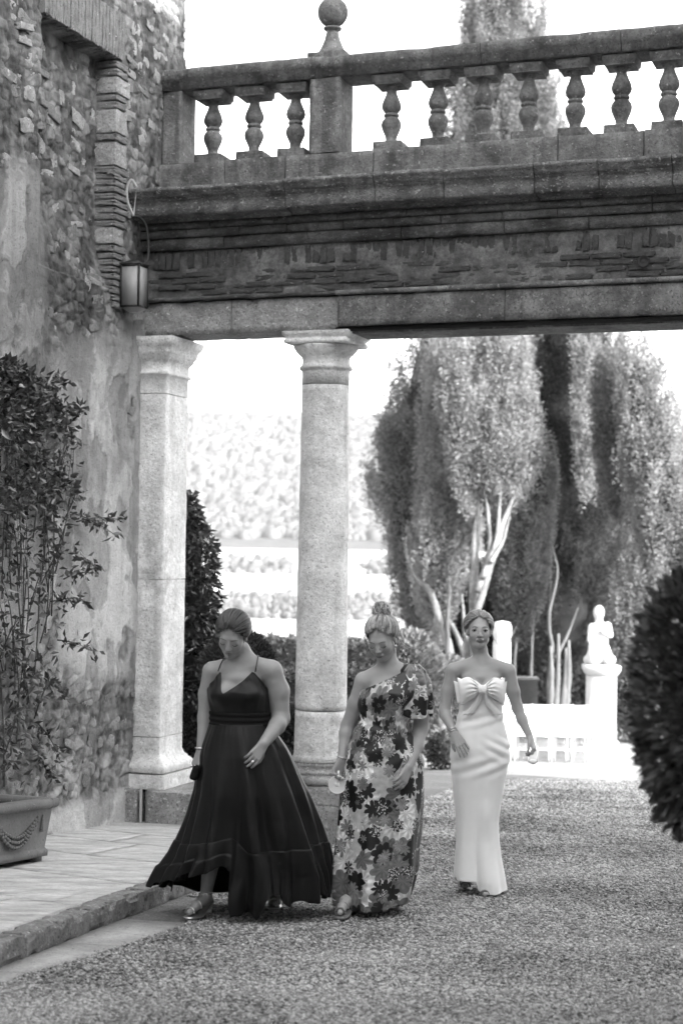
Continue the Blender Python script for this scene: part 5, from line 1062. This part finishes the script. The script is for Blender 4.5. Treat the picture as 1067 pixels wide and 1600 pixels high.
def hem1(a):
    py = np.full(a.shape, 1323.); return np.array([zf(372, p) for p in py])
loft(w1, 'skirt', M_sat, D, sl, lambda a: np.full(a.shape, zf(372, 1129)), hem1, foldW1, 260, 90, .004)
def hem2(a):
    x = 383+138*np.cos(a); py = np.where(np.sin(a) < 0, np.interp(x, [244, 252, 275, 300, 347, 354, 360, 402, 410, 416, 440, 446, 480, 521], [1389, 1380, 1364, 1354, 1342, 1341, 1414, 1414, 1398, 1384, 1382, 1396, 1397, 1396])+3.5*np.sin(a*17)+2*np.sin(a*31+1), np.interp(x, [244, 300, 521], [1392, 1412, 1398])); return np.array([zf(383, p) for p in py])
def foldR(a, z, t): return foldW1(a, z, t)+.004+.02*t**.5+t*(.024*np.sin(a*19+3*np.sin(a*3))+.014*np.sin(a*37+2*np.sin(a*5)))+.012*sstep(.52, .56, t)*(np.cos(a) < -.2)
loft(w1, 'ruffle', M_sat, D, sl, lambda a: np.array([zf(372, p) for p in np.where(np.sin(a) < 0, np.interp(np.cos(a), [-1, -.5, -.25, 0, 1], [1318, 1305, 1298, 1318, 1314]), 1316)]), hem2, foldR, 420, 40, .003)
loft(w1, 'underskirt', M_satl, D, sl, lambda a: np.full(a.shape, zf(372, 1250)), lambda a: np.array([zf(372, p) for p in np.interp(383+130*np.cos(a), [250, 290, 335, 430, 520], [1388, 1411, 1416, 1410, 1394])]), lambda a, z, t: -.03+.015*np.sin(a*11)*t, 160, 40, .003, arc=(rad(-12), rad(196)))
clu = thing('clutch_bag', 'small dark clutch held in the hand of the woman in the dark dress', 'bag', J(305, 1207, -.05)); g = G(); me = worn_block(.045, .10, .085, .012, .016, .004, 5, 20); o = link('pouch', me, M_satl, None, True); o.matrix_world = Matrix.Translation(Vector(J(306, 1206, -.06)))@Matrix.Rotation(.3, 4, 'Y'); child(o, clu)
tube_part('clasp', [J(305, 1196, -.10), J(306, 1196, .0)], .004, M_gold, clu)
# ---------------------------------------------------------------- woman 2: floral one-shoulder dress
D = 9.71; w2 = person('woman with fair hair in a high bun wearing a floral one-shoulder dress, looking down', D, 580, 1425); J = lambda x, y, dy=0: tuple(at(x, y, D+dy)); zf = lambda px, py: at(px, py, D)[2]; pr = []
torso(pr, D, [(1052, 580, 645, .080, .02), (1066, 569, 652, .10, .01), (1082, 567, 650, .11), (1100, 564, 644, .105), (1125, 567, 632, .10), (1145, 558, 640, .115), (1170, 550, 650, .135), (1190, 550, 650, .14)])
for x in (590, 628): pr.append(('e', J(x, 1086, -.075), (.052, .055, .055), None, .03))
limb(pr, D, [(603, 1030, .0), (610, 1050, .02)], [.052, .066]); limb(pr, D, [(604, 1048, .01), (568, 1063, .01)], [.05, .048], .03); limb(pr, D, [(612, 1046, .01), (654, 1058, .01)], [.05, .05], .03)
limb(pr, D, [(567, 1066, .01), (556, 1100, .03), (543, 1134, .05), (540, 1146, .03), (533.5, 1185, -.03)], [.048, .046, .038, .036, .023]); limb(pr, D, [(657, 1064, .01), (660, 1100, .03), (657, 1138, .03), (651, 1165, -.03), (638, 1198, -.12)], [.050, .051, .042, .038, .025])
hand(pr, J(533.5, 1185, -.03), (-.035, -.02, -.11), (.5, -.5, 0), -1, .8, .3); hand(pr, J(638, 1198, -.12), np.array(J(626, 1224, -.17))-np.array(J(638, 1198, -.12)), (-.7, .6, -.2), 1, .45, .5)
limb(pr, D, [(578, 1190, 0), (570, 1290, -.0), (560, 1345, -.02), (543, 1402, -.12)], [.085, .058, .045, .030]); limb(pr, D, [(622, 1190, 0), (622, 1290, .06), (622, 1345, .16), (622, 1396, .22)], [.085, .058, .045, .03])
a1, t1 = J(540, 1408, -.17), J(531, 1426, -.31); foot(pr, a1, t1); a2, t2 = J(622, 1400, .2), J(620, 1414, .08); foot(pr, a2, t2)
R, c, H = head(pr, np.array(J(589.5, 1010, -.13)), -20, 27, -4, True, 1.05); limb(pr, D, [(602, 1022, .0), (606, 1036, .01)], [.050, .054])
body(w2, pr, M_skin2); face(w2, H, R, c, True, M_brow)
hair(w2, 'hair', H, M_hair_b, (.0, .085, .128), .047, 320, 4, .0, .009, 41, wisp=[[(.075, .03, .0), JW(630, 1006, .0), JW(640, 1012, .03), JW(650, 1012, .03), JW(662, 1003, .03)], [(.07, -.03, .0), (.078, -.045, -.04), (.072, -.04, -.07)], [(-.066, -.045, .02), (-.074, -.06, -.02), (-.07, -.05, -.05)], [(.075, .04, -.01), JW(626, 1015, .0), JW(632, 1022, .03)]])
g = G(); g.ell(H(.072, -.004, -.045), (.006, .006, .009), 8, 6); child(g.build('earring', M_gold, None, True), w2)
ring(w2, 'bracelet', J(534, 1183, -.03), (.15, 0, 1), .027, .0035, M_gold)
sandal(w2, a1, t1, M_shoed, .01); sandal(w2, a2, t2, M_shoed, .01)
def floral():
    m = bpy.data.materials.new('floral_print'); m.use_nodes = True; n = m.node_tree.nodes; l = m.node_tree.links; p = n['Principled BSDF']; p.inputs['Roughness'].default_value = .42; p.inputs['Specular IOR Level'].default_value = .5
    uv = n.new('ShaderNodeTexCoord').outputs['UV']
    def N(t, **kw):
        q = n.new(t)
        for a, b in kw.items(): setattr(q, a, b)
        return q
    def mth(op, a, b=0., c=None):
        t = N('ShaderNodeMath', operation=op)
        for i, x in enumerate((a, b, c)):
            if x is None: continue
            if isinstance(x, (int, float)): t.inputs[i].default_value = x
            else: l.new(x, t.inputs[i])
        return t.outputs[0]
    def warp(sc, amt, off):
        ns = N('ShaderNodeTexNoise'); ns.inputs['Scale'].default_value = sc; ns.inputs['Detail'].default_value = 1; l.new(uv, ns.inputs['Vector'])
        s = N('ShaderNodeVectorMath', operation='SUBTRACT'); l.new(ns.outputs['Color'], s.inputs[0]); s.inputs[1].default_value = (.5, .5, .5)
        k = N('ShaderNodeVectorMath', operation='SCALE'); l.new(s.outputs[0], k.inputs[0]); k.inputs[3].default_value = amt
        a = N('ShaderNodeVectorMath', operation='ADD'); l.new(uv, a.inputs[0]); l.new(k.outputs[0], a.inputs[1]); b = N('ShaderNodeVectorMath', operation='ADD'); l.new(a.outputs[0], b.inputs[0]); b.inputs[1].default_value = (off, off*.7, 0); return b.outputs[0]
    def layer(sc, thr, off, wa):
        v = N('ShaderNodeTexVoronoi'); v.inputs['Scale'].default_value = sc; v.inputs['Randomness'].default_value = .85; l.new(warp(38, wa, off), v.inputs['Vector'])
        sp = N('ShaderNodeSeparateColor'); l.new(v.outputs['Color'], sp.inputs[0])
        # petals: the radius of each blossom waves with the angle
        d = N('ShaderNodeVectorMath', operation='SUBTRACT'); l.new(warp(38, wa, off), d.inputs[0]); l.new(v.outputs['Position'], d.inputs[1]); sx = N('ShaderNodeSeparateXYZ'); l.new(d.outputs[0], sx.inputs[0])
        an = mth('ARCTAN2', sx.outputs[1], sx.outputs[0]); pet = mth('MULTIPLY', mth('ABSOLUTE', mth('SINE', mth('MULTIPLY_ADD', an, 3.5, mth('MULTIPLY', sp.outputs[1], 6.)))), .16)
        r_ = mth('SUBTRACT', mth('ADD', thr, pet), v.outputs['Distance']); return mth('GREATER_THAN', r_, 0.), sp.outputs[0], v.outputs['Distance'], an
    def mix(c, val, f): return mth('ADD', mth('MULTIPLY', c, mth('SUBTRACT', 1., f)), mth('MULTIPLY', val, f) if not isinstance(val, float) else mth('MULTIPLY', f, val))
    ns = N('ShaderNodeTexNoise'); ns.inputs['Scale'].default_value = 30; l.new(uv, ns.inputs['Vector']); ns.inputs['Detail'].default_value = 4
    col = mth('MULTIPLY_ADD', ns.outputs['Fac'], .5, .18)
    for sc, thr, off, lo, hi in ((7.4, .54, 0., .85, .42), (8., .46, 3.3, .2, .10), (8.8, .44, 7.1, .008, .008), (10.5, .26, 11., .3, .16)):
        f, rn, dist, an = layer(sc, thr, off, .011); tone = mth('MULTIPLY_ADD', rn, hi-lo, lo); tone = mth('MULTIPLY', tone, mth('MULTIPLY_ADD', mth('SINE', mth('MULTIPLY', an, 9.)), .22, 1.)); tone = mth('MULTIPLY', tone, mth('MULTIPLY_ADD', ns.outputs['Fac'], 1.6, .2)); f = mth('MULTIPLY', f, mth('GREATER_THAN', rn, .22)); col = mix(col, tone, f)
    v = N('ShaderNodeTexVoronoi'); v.inputs['Scale'].default_value = 105; l.new(uv, v.inputs['Vector']); dots = mth('LESS_THAN', v.outputs['Distance'], .40); f, rn, dist, an = layer(8., .20, 21., .03); f2 = mth('MULTIPLY', f, mth('GREATER_THAN', rn, .25)); col = mix(col, .02, f2); col = mix(col, .6, mth('MULTIPLY', f2, dots))
    cb = N('ShaderNodeCombineColor'); [l.new(col, cb.inputs[i]) for i in range(3)]; l.new(cb.outputs[0], p.inputs['Base Color']); return m
M_flor = floral()
lv = [(1036, 600, 664, .06, .01), (1050, 575, 664, .085, .01), (1065, 566, 661, .115), (1080, 561.5, 655, .135), (1100, 558, 649, .13), (1125, 561, 637, .118), (1145, 552, 643, .13), (1170, 543, 655, .15), (1190, 538, 661, .155), (1220, 534, 661, .16), (1250, 531, 660, .16), (1290, 527, 657, .165), (1325, 523, 653, .18), (1360, 519, 651, .20), (1395, 519, 642, .215), (1425, 521, 636, .22)]
def topW2(a): x = np.cos(a); return np.array([zf(600, p) for p in np.interp(x, [-1, -.9, .35, .7, 1], [1084, 1077, 1044, 1040, 1050])])
def foldW2(a, z, t):
    P = np.stack([np.cos(a)*2, np.sin(a)*2, z*1.2], -1); g_ = sstep(zf(600, 1200), zf(600, 1400), z); zw = zf(600, 1130); b_ = .03*np.exp(-((z-zf(600, 1086))/.05)**2)*(np.exp(-((a-rad(243))/.4)**2)+np.exp(-((a-rad(297))/.4)**2))
    return b_+g_*(.022*np.sin(a*6+z*2)+.008*np.sin(a*13+3*z))+.010*fbm(P*1.2, 2, 16)+.005*np.sin(z*75+a*4)*np.exp(-((z-zw)/.06)**2)+.006*np.sin(z*42-a*5)*np.exp(-((z-zf(600, 1175))/.10)**2)
loft(w2, 'dress', M_flor, D, lv, topW2, lambda a: np.array([zf(580, p) for p in np.interp(np.cos(a), [-1, -.6, .3, 1], [1408, 1412, 1414, 1398])]), foldW2, 220, 170, .004)
sv = [(1036, 634, 652, .04), (1046, 620, 664, .075), (1065, 613, 672, .095), (1090, 610, 675, .10), (1122, 612, 673, .10)]
loft(w2, 'puff_sleeve', M_flor, D, sv, lambda a: np.full(a.shape, zf(640, 1037)), lambda a: np.array([zf(640, p) for p in np.interp(np.cos(a), [-1, 0, .5, 1], [1108, 1121, 1121, 1112])]), lambda a, z, t: .010*np.sin(a*10+2*np.sin(a*2))*sstep(0, .35, t)+.012*fbm(np.stack([np.cos(a)*2, np.sin(a)*2, z*6], -1), 2, 3), 160, 40, .004)
g = G(); g.tube(curve([J(644, 1039, -.03), J(658, 1052, -.03), J(668, 1078, .0), J(672, 1098, .0), J(673, 1119, .0)], 16), np.r_[np.linspace(.004, .007, 12), .010, .011, .011, .010], 6); child(g.build('ribbon_tie', M_satl, None, True), w2)
fan = thing('round_fan', 'round pale ribbed fan in the hand of the woman in the floral dress', 'fan', J(527, 1226, -.06)); g = G(); fc = np.array(J(527, 1226, -.07))
V = []; 
for k in range(72):
    a = k/72*2*math.pi; z_ = .0012*(1 if k % 2 else -1)
    for r_ in (.012, .030, .050): V.append(fc+np.array([math.cos(a)*r_, z_*r_/.03, math.sin(a)*r_]))
i, j = np.meshgrid(np.arange(72), np.arange(2), indexing='ij'); i = i.ravel(); j = j.ravel(); k = (i+1) % 72; g.add(V, np.c_[i*3+j, k*3+j, k*3+j+1, i*3+j+1]); M_fan = mat('pale_paper', .88, .7, .05, 10, 0); child(g.build('pleated_leaf', M_fan), fan)
g = G(); g.ell(tuple(fc), (.013, .005, .013), 12, 6); g.tube([tuple(fc), J(529, 1204, -.05)], .006, 6); child(g.build('handle', M_fan), fan)
g = G(); g.tube([tuple(fc+np.array([math.cos(q)*.050, 0, math.sin(q)*.050])) for q in np.linspace(0, 6.283, 40)], .003, 5, cap=False); child(g.build('rim', M_fan, None, True), fan)
# ---------------------------------------------------------------- woman 3: white strapless dress with bow
D = 10.72; w3 = person('smiling woman in a long white strapless dress with a large bow on the chest', D, 750, 1396); J = lambda x, y, dy=0: tuple(at(x, y, D+dy)); zf = lambda px, py: at(px, py, D)[2]; pr = []
torso(pr, D, [(1046, 722, 779, .075, .01), (1058, 717, 785, .09), (1076, 718, 784, .10), (1098, 722, 780, .09), (1118, 720, 780, .088), (1140, 713, 787, .105), (1160, 709, 791, .12), (1180, 710, 790, .125)])
for x in (736, 766): pr.append(('e', J(x, 1074, -.075), (.045, .045, .048), None, .03))
limb(pr, D, [(751, 1018, .01), (751, 1036, .02)], [.045, .06]); limb(pr, D, [(747, 1035, .01), (709, 1046, .01)], [.045, .043], .028); limb(pr, D, [(755, 1035, .01), (793, 1047, .01)], [.045, .043], .028)

PL_ = limb(pr, D, [(707, 1048, .01), (700, 1078, .02), (694.5, 1110, .0), (697, 1120, -.03), (709, 1145, -.13)], [.043, .041, .034, .032, .021]); PR_ = limb(pr, D, [(795, 1049, .01), (801, 1080, .02), (808, 1106, .02), (815, 1124, -.01), (828, 1153, -.06)], [.043, .041, .034, .031, .021])
hand(pr, J(709, 1145, -.13), np.array(J(724, 1171, -.17))-np.array(J(709, 1145, -.13)), (-.3, .9, -.1), -1, .16, 1.0, 1.0); hand(pr, J(828, 1153, -.06), (.025, -.05, -.09), (-.8, .3, -.2), -1, .85, .3, .95)
limb(pr, D, [(733, 1185, 0), (731, 1275, -.04), (729, 1330, .05), (727, 1372, .15)], [.08, .055, .043, .028]); limb(pr, D, [(767, 1185, 0), (762, 1280, -.02), (760, 1335, -.03), (758, 1382, -.08)], [.08, .055, .043, .028])
a1, t1 = J(758, 1384, -.08), J(757, 1398, -.22); foot(pr, a1, t1); a2, t2 = J(727, 1374, .16), J(727, 1384, .05); foot(pr, a2, t2)
R, c, H = head(pr, np.array(J(749.5, 985.5, -.09)), 0, -2, 0, False, 1.02); body(w3, pr, M_skin2); face(w3, H, R, c, False, M_brow, 0., .2)
hair(w3, 'hair', H, M_hair_m, (.0, .125, -.01), .036, 300, 6, -.05, .010, 42, wisp=[[(-.073, -.02, .0), (-.084, -.03, -.03), JW(723, 1008, -.02), JW(719, 1014, -.01)], [(.073, -.02, .0), (.084, -.03, -.03), JW(776, 1006, -.02), JW(781, 1012, -.01)]])
sandal(w3, a1, t1, M_shoed, .02); sandal(w3, a2, t2, M_shoed, .02)
ring(w3, 'bracelet', J(707, 1141, -.12), np.array(PL_[-1])-np.array(PL_[-2]), .027, .003, M_gold); ring(w3, 'bracelet', J(709, 1144.5, -.128), np.array(PL_[-1])-np.array(PL_[-2]), .026, .003, M_gold)
M_crepe = mat('white_crepe', .86, .6, .02, 3, .1, 400, spec=.3, sheen=.2, dist=.001)
lw = [(1052, 715, 788, .095), (1062, 714.5, 788, .105), (1076, 715.5, 787, .115), (1092, 718.5, 784.5, .104), (1110, 717, 784, .098), (1125, 714, 786, .102), (1145, 708, 791, .118), (1165, 704.5, 795.5, .13), (1185, 704, 795.5, .132), (1220, 707, 788, .125), (1250, 710, 783, .12), (1280, 713, 778.5, .12), (1310, 713, 778.5, .135), (1340, 711, 781, .16), (1370, 708.5, 786, .19), (1400, 706, 791, .2)]
def topW3(a): return np.array([zf(750, p) for p in np.where(np.sin(a) < 0, np.interp(np.abs(np.cos(a)), [0, .25, .6, 1], [1070, 1062, 1059, 1063]), 1064)])
def foldW3(a, z, t):
    P = np.stack([np.cos(a)*2, np.sin(a)*2, z*1.2], -1); low = sstep(zf(750, 1270), zf(750, 1385), z); b_ = .016*np.exp(-((z-zf(750, 1076))/.04)**2)*(np.exp(-((a-rad(245))/.35)**2)+np.exp(-((a-rad(295))/.35)**2))
    fr = np.exp(-((np.cos(a)-.0)/1.2)**2)
    cr = -.022*np.exp(-((a-rad(262)-(z-zf(750, 1330))*.1)/.11)**2)*low+.020*np.exp(-((a-rad(285))/.22)**2)*low+.012*np.sin(a*5+1)*low
    drag = .009*np.sin((z*1.+.10*np.cos(a))*90)*np.exp(-((z-zf(750, 1168))/.07)**2)*sstep(-.2, .8, np.cos(a))+.007*np.sin((z-.08*np.cos(a))*70)*np.exp(-((z-zf(750, 1195))/.06)**2)+.006*np.sin((z-.05*np.cos(a))*80)*np.exp(-((z-zf(750, 1122))/.05)**2)
    knee = .022*np.exp(-((a-rad(288))/.3)**2-((z-zf(750, 1275))/.10)**2)
    return b_+cr+drag*fr+knee+.010*fbm(P*.8, 2, 26)
loft(w3, 'dress', M_crepe, D, lw, topW3, lambda a: np.array([zf(750, p) for p in np.where(np.sin(a) < 0, np.interp(np.cos(a), [-1, -.22, -.12, .4, 1], [1370, 1371, 1384, 1389, 1390]), 1374)]), foldW3, 240, 170, .004)
bow = []
def lobe(sgn, far_t, far_b, kt, kb, dy, puff, name, s0=0., seed=0, pleat=5):
    n, m_ = 26, 22; g = G(); s, t = np.meshgrid(np.linspace(0, 1, n), np.linspace(0, 1, m_), indexing='ij'); K = np.array(J(753, 1076.5, -.155+dy))
    kt, kb, ft, fb = [np.array(J(*q)) for q in (kt, kb, far_t, far_b)]; top = kt+(ft-kt)*s[..., None]+np.array([0, 0, 1.])*(.030*np.sin(np.minimum(s*1.25, 1)*math.pi))[..., None]*(1-t[..., None]*0); bot = kb+(fb-kb)*s[..., None]-np.array([0, 0, 1.])*(.006*np.sin(s*math.pi))[..., None]
    P = top+(bot-top)*t[..., None]; pl_ = .011*np.sin(t*pleat*2*math.pi+1+.8*s)*np.exp(-(s/.42)**2)*sstep(0, .12, s)
    back = np.sqrt(np.clip(1-((s-.42)/.60)**2, 0, 1)); yo = -puff*np.sin(np.clip(t, .0, 1)*math.pi)**.6*back*sstep(0, .25, s)-pl_
    Fm = P.copy(); Fm[..., 1] += yo; Bm = P.copy(); Bm[..., 1] += .006+puff*.35*np.sin(t*math.pi)*back
    i, j = np.meshgrid(np.arange(n-1), np.arange(m_-1), indexing='ij'); i = i.ravel(); j = j.ravel(); Q = np.c_[i*m_+j, (i+1)*m_+j, (i+1)*m_+j+1, i*m_+j+1]
    if sgn < 0: Q = Q[:, ::-1]
    NN = n*m_; E_ = [(k, k+1) for k in range(m_-1)]+[((n-1)*m_+k+1, (n-1)*m_+k) for k in range(m_-1)]+[((k+1)*m_, k*m_) for k in range(n-1)]+[(k*m_+m_-1, (k+1)*m_+m_-1) for k in range(n-1)]
    g.add(np.r_[Fm.reshape(-1, 3), Bm.reshape(-1, 3)], np.r_[Q, Q[:, ::-1]+NN, np.array([(b_, a_, a_+NN, b_+NN) for a_, b_ in E_])]); o = g.build(name, M_crepe, None, True); child(o, w3)
lobe(-1, (714, 1058.5, -.13), (719.5, 1102, -.13), (747, 1071, -.155), (747, 1083, -.155), 0, .045, 'bow_loop'); lobe(1, (788.5, 1058.5, -.13), (786.5, 1100, -.13), (759, 1071, -.155), (759, 1083, -.155), 0, .045, 'bow_loop', seed=2)
lobe(-1, (708.5, 1064, -.10), (714.5, 1100, -.10), (745, 1074, -.14), (745, 1084, -.14), 0, .012, 'bow_tail'); lobe(1, (792, 1064, -.10), (787, 1104, -.10), (761, 1074, -.14), (761, 1084, -.14), 0, .012, 'bow_tail')
def tail(pts, wd, name):
    C_ = curve([J(*p) for p in pts], 14); n = 14; wv = np.linspace(wd[0], wd[1], n)*D/F; V = np.concatenate([C_+np.array([1., 0, .15])*wv[:, None], C_-np.array([1., 0, .15])*wv[:, None], C_+np.array([1., 0, .15])*wv[:, None]+np.array([0, .006, 0]), C_-np.array([1., 0, .15])*wv[:, None]+np.array([0, .006, 0])]); k = np.arange(n-1)
    g = G(); g.add(V, np.r_[np.c_[k, k+1, n+k+1, n+k], np.c_[2*n+k, 3*n+k, 3*n+k+1, 2*n+k+1], np.c_[k, 2*n+k, 2*n+k+1, k+1], np.c_[n+k, n+k+1, 3*n+k+1, 3*n+k], [[0, n, 3*n, 2*n], [n-1, 3*n-1, 4*n-1, 2*n-1]]]); o = g.build(name, M_crepe, None, True); child(o, w3)
tail([(750, 1082, -.15), (746, 1095, -.135), (738, 1107, -.122), (731, 1116, -.115)], (3, 8), 'bow_end'); tail([(757, 1082, -.15), (762, 1096, -.135), (771, 1108, -.122), (779, 1117, -.11)], (3, 8), 'bow_end')
g = G(); kc = np.array(J(753, 1077, -.165)); 
for q in range(5): g.ell(tuple(kc+np.array([(q-2)*.009, -.004+.002*abs(q-2), 0])), (.008, .020, .030), 10, 8)
child(g.build('bow_knot', M_crepe, None, True), w3)
f3 = thing('folded_fan', 'white folded fan held low in the hand of the woman in white', 'fan', J(833, 1182, -.1)); g = G(); a_, b_ = np.array(J(834.5, 1166, -.06)), np.array(J(832, 1190, -.16))
for q in range(7): off_ = np.array([(q-3)*.0042, 0, 0]); g.tube([tuple(a_+off_*.6), tuple(b_+off_*1.6)], [.006, .010], 6)
child(g.build('fan_sticks', M_fan, kind='stuff'), f3); g = G(); g.ell(tuple(b_), (.026, .014, .016), 12, 8); child(g.build('fan_tip', M_fan, None, True), f3)
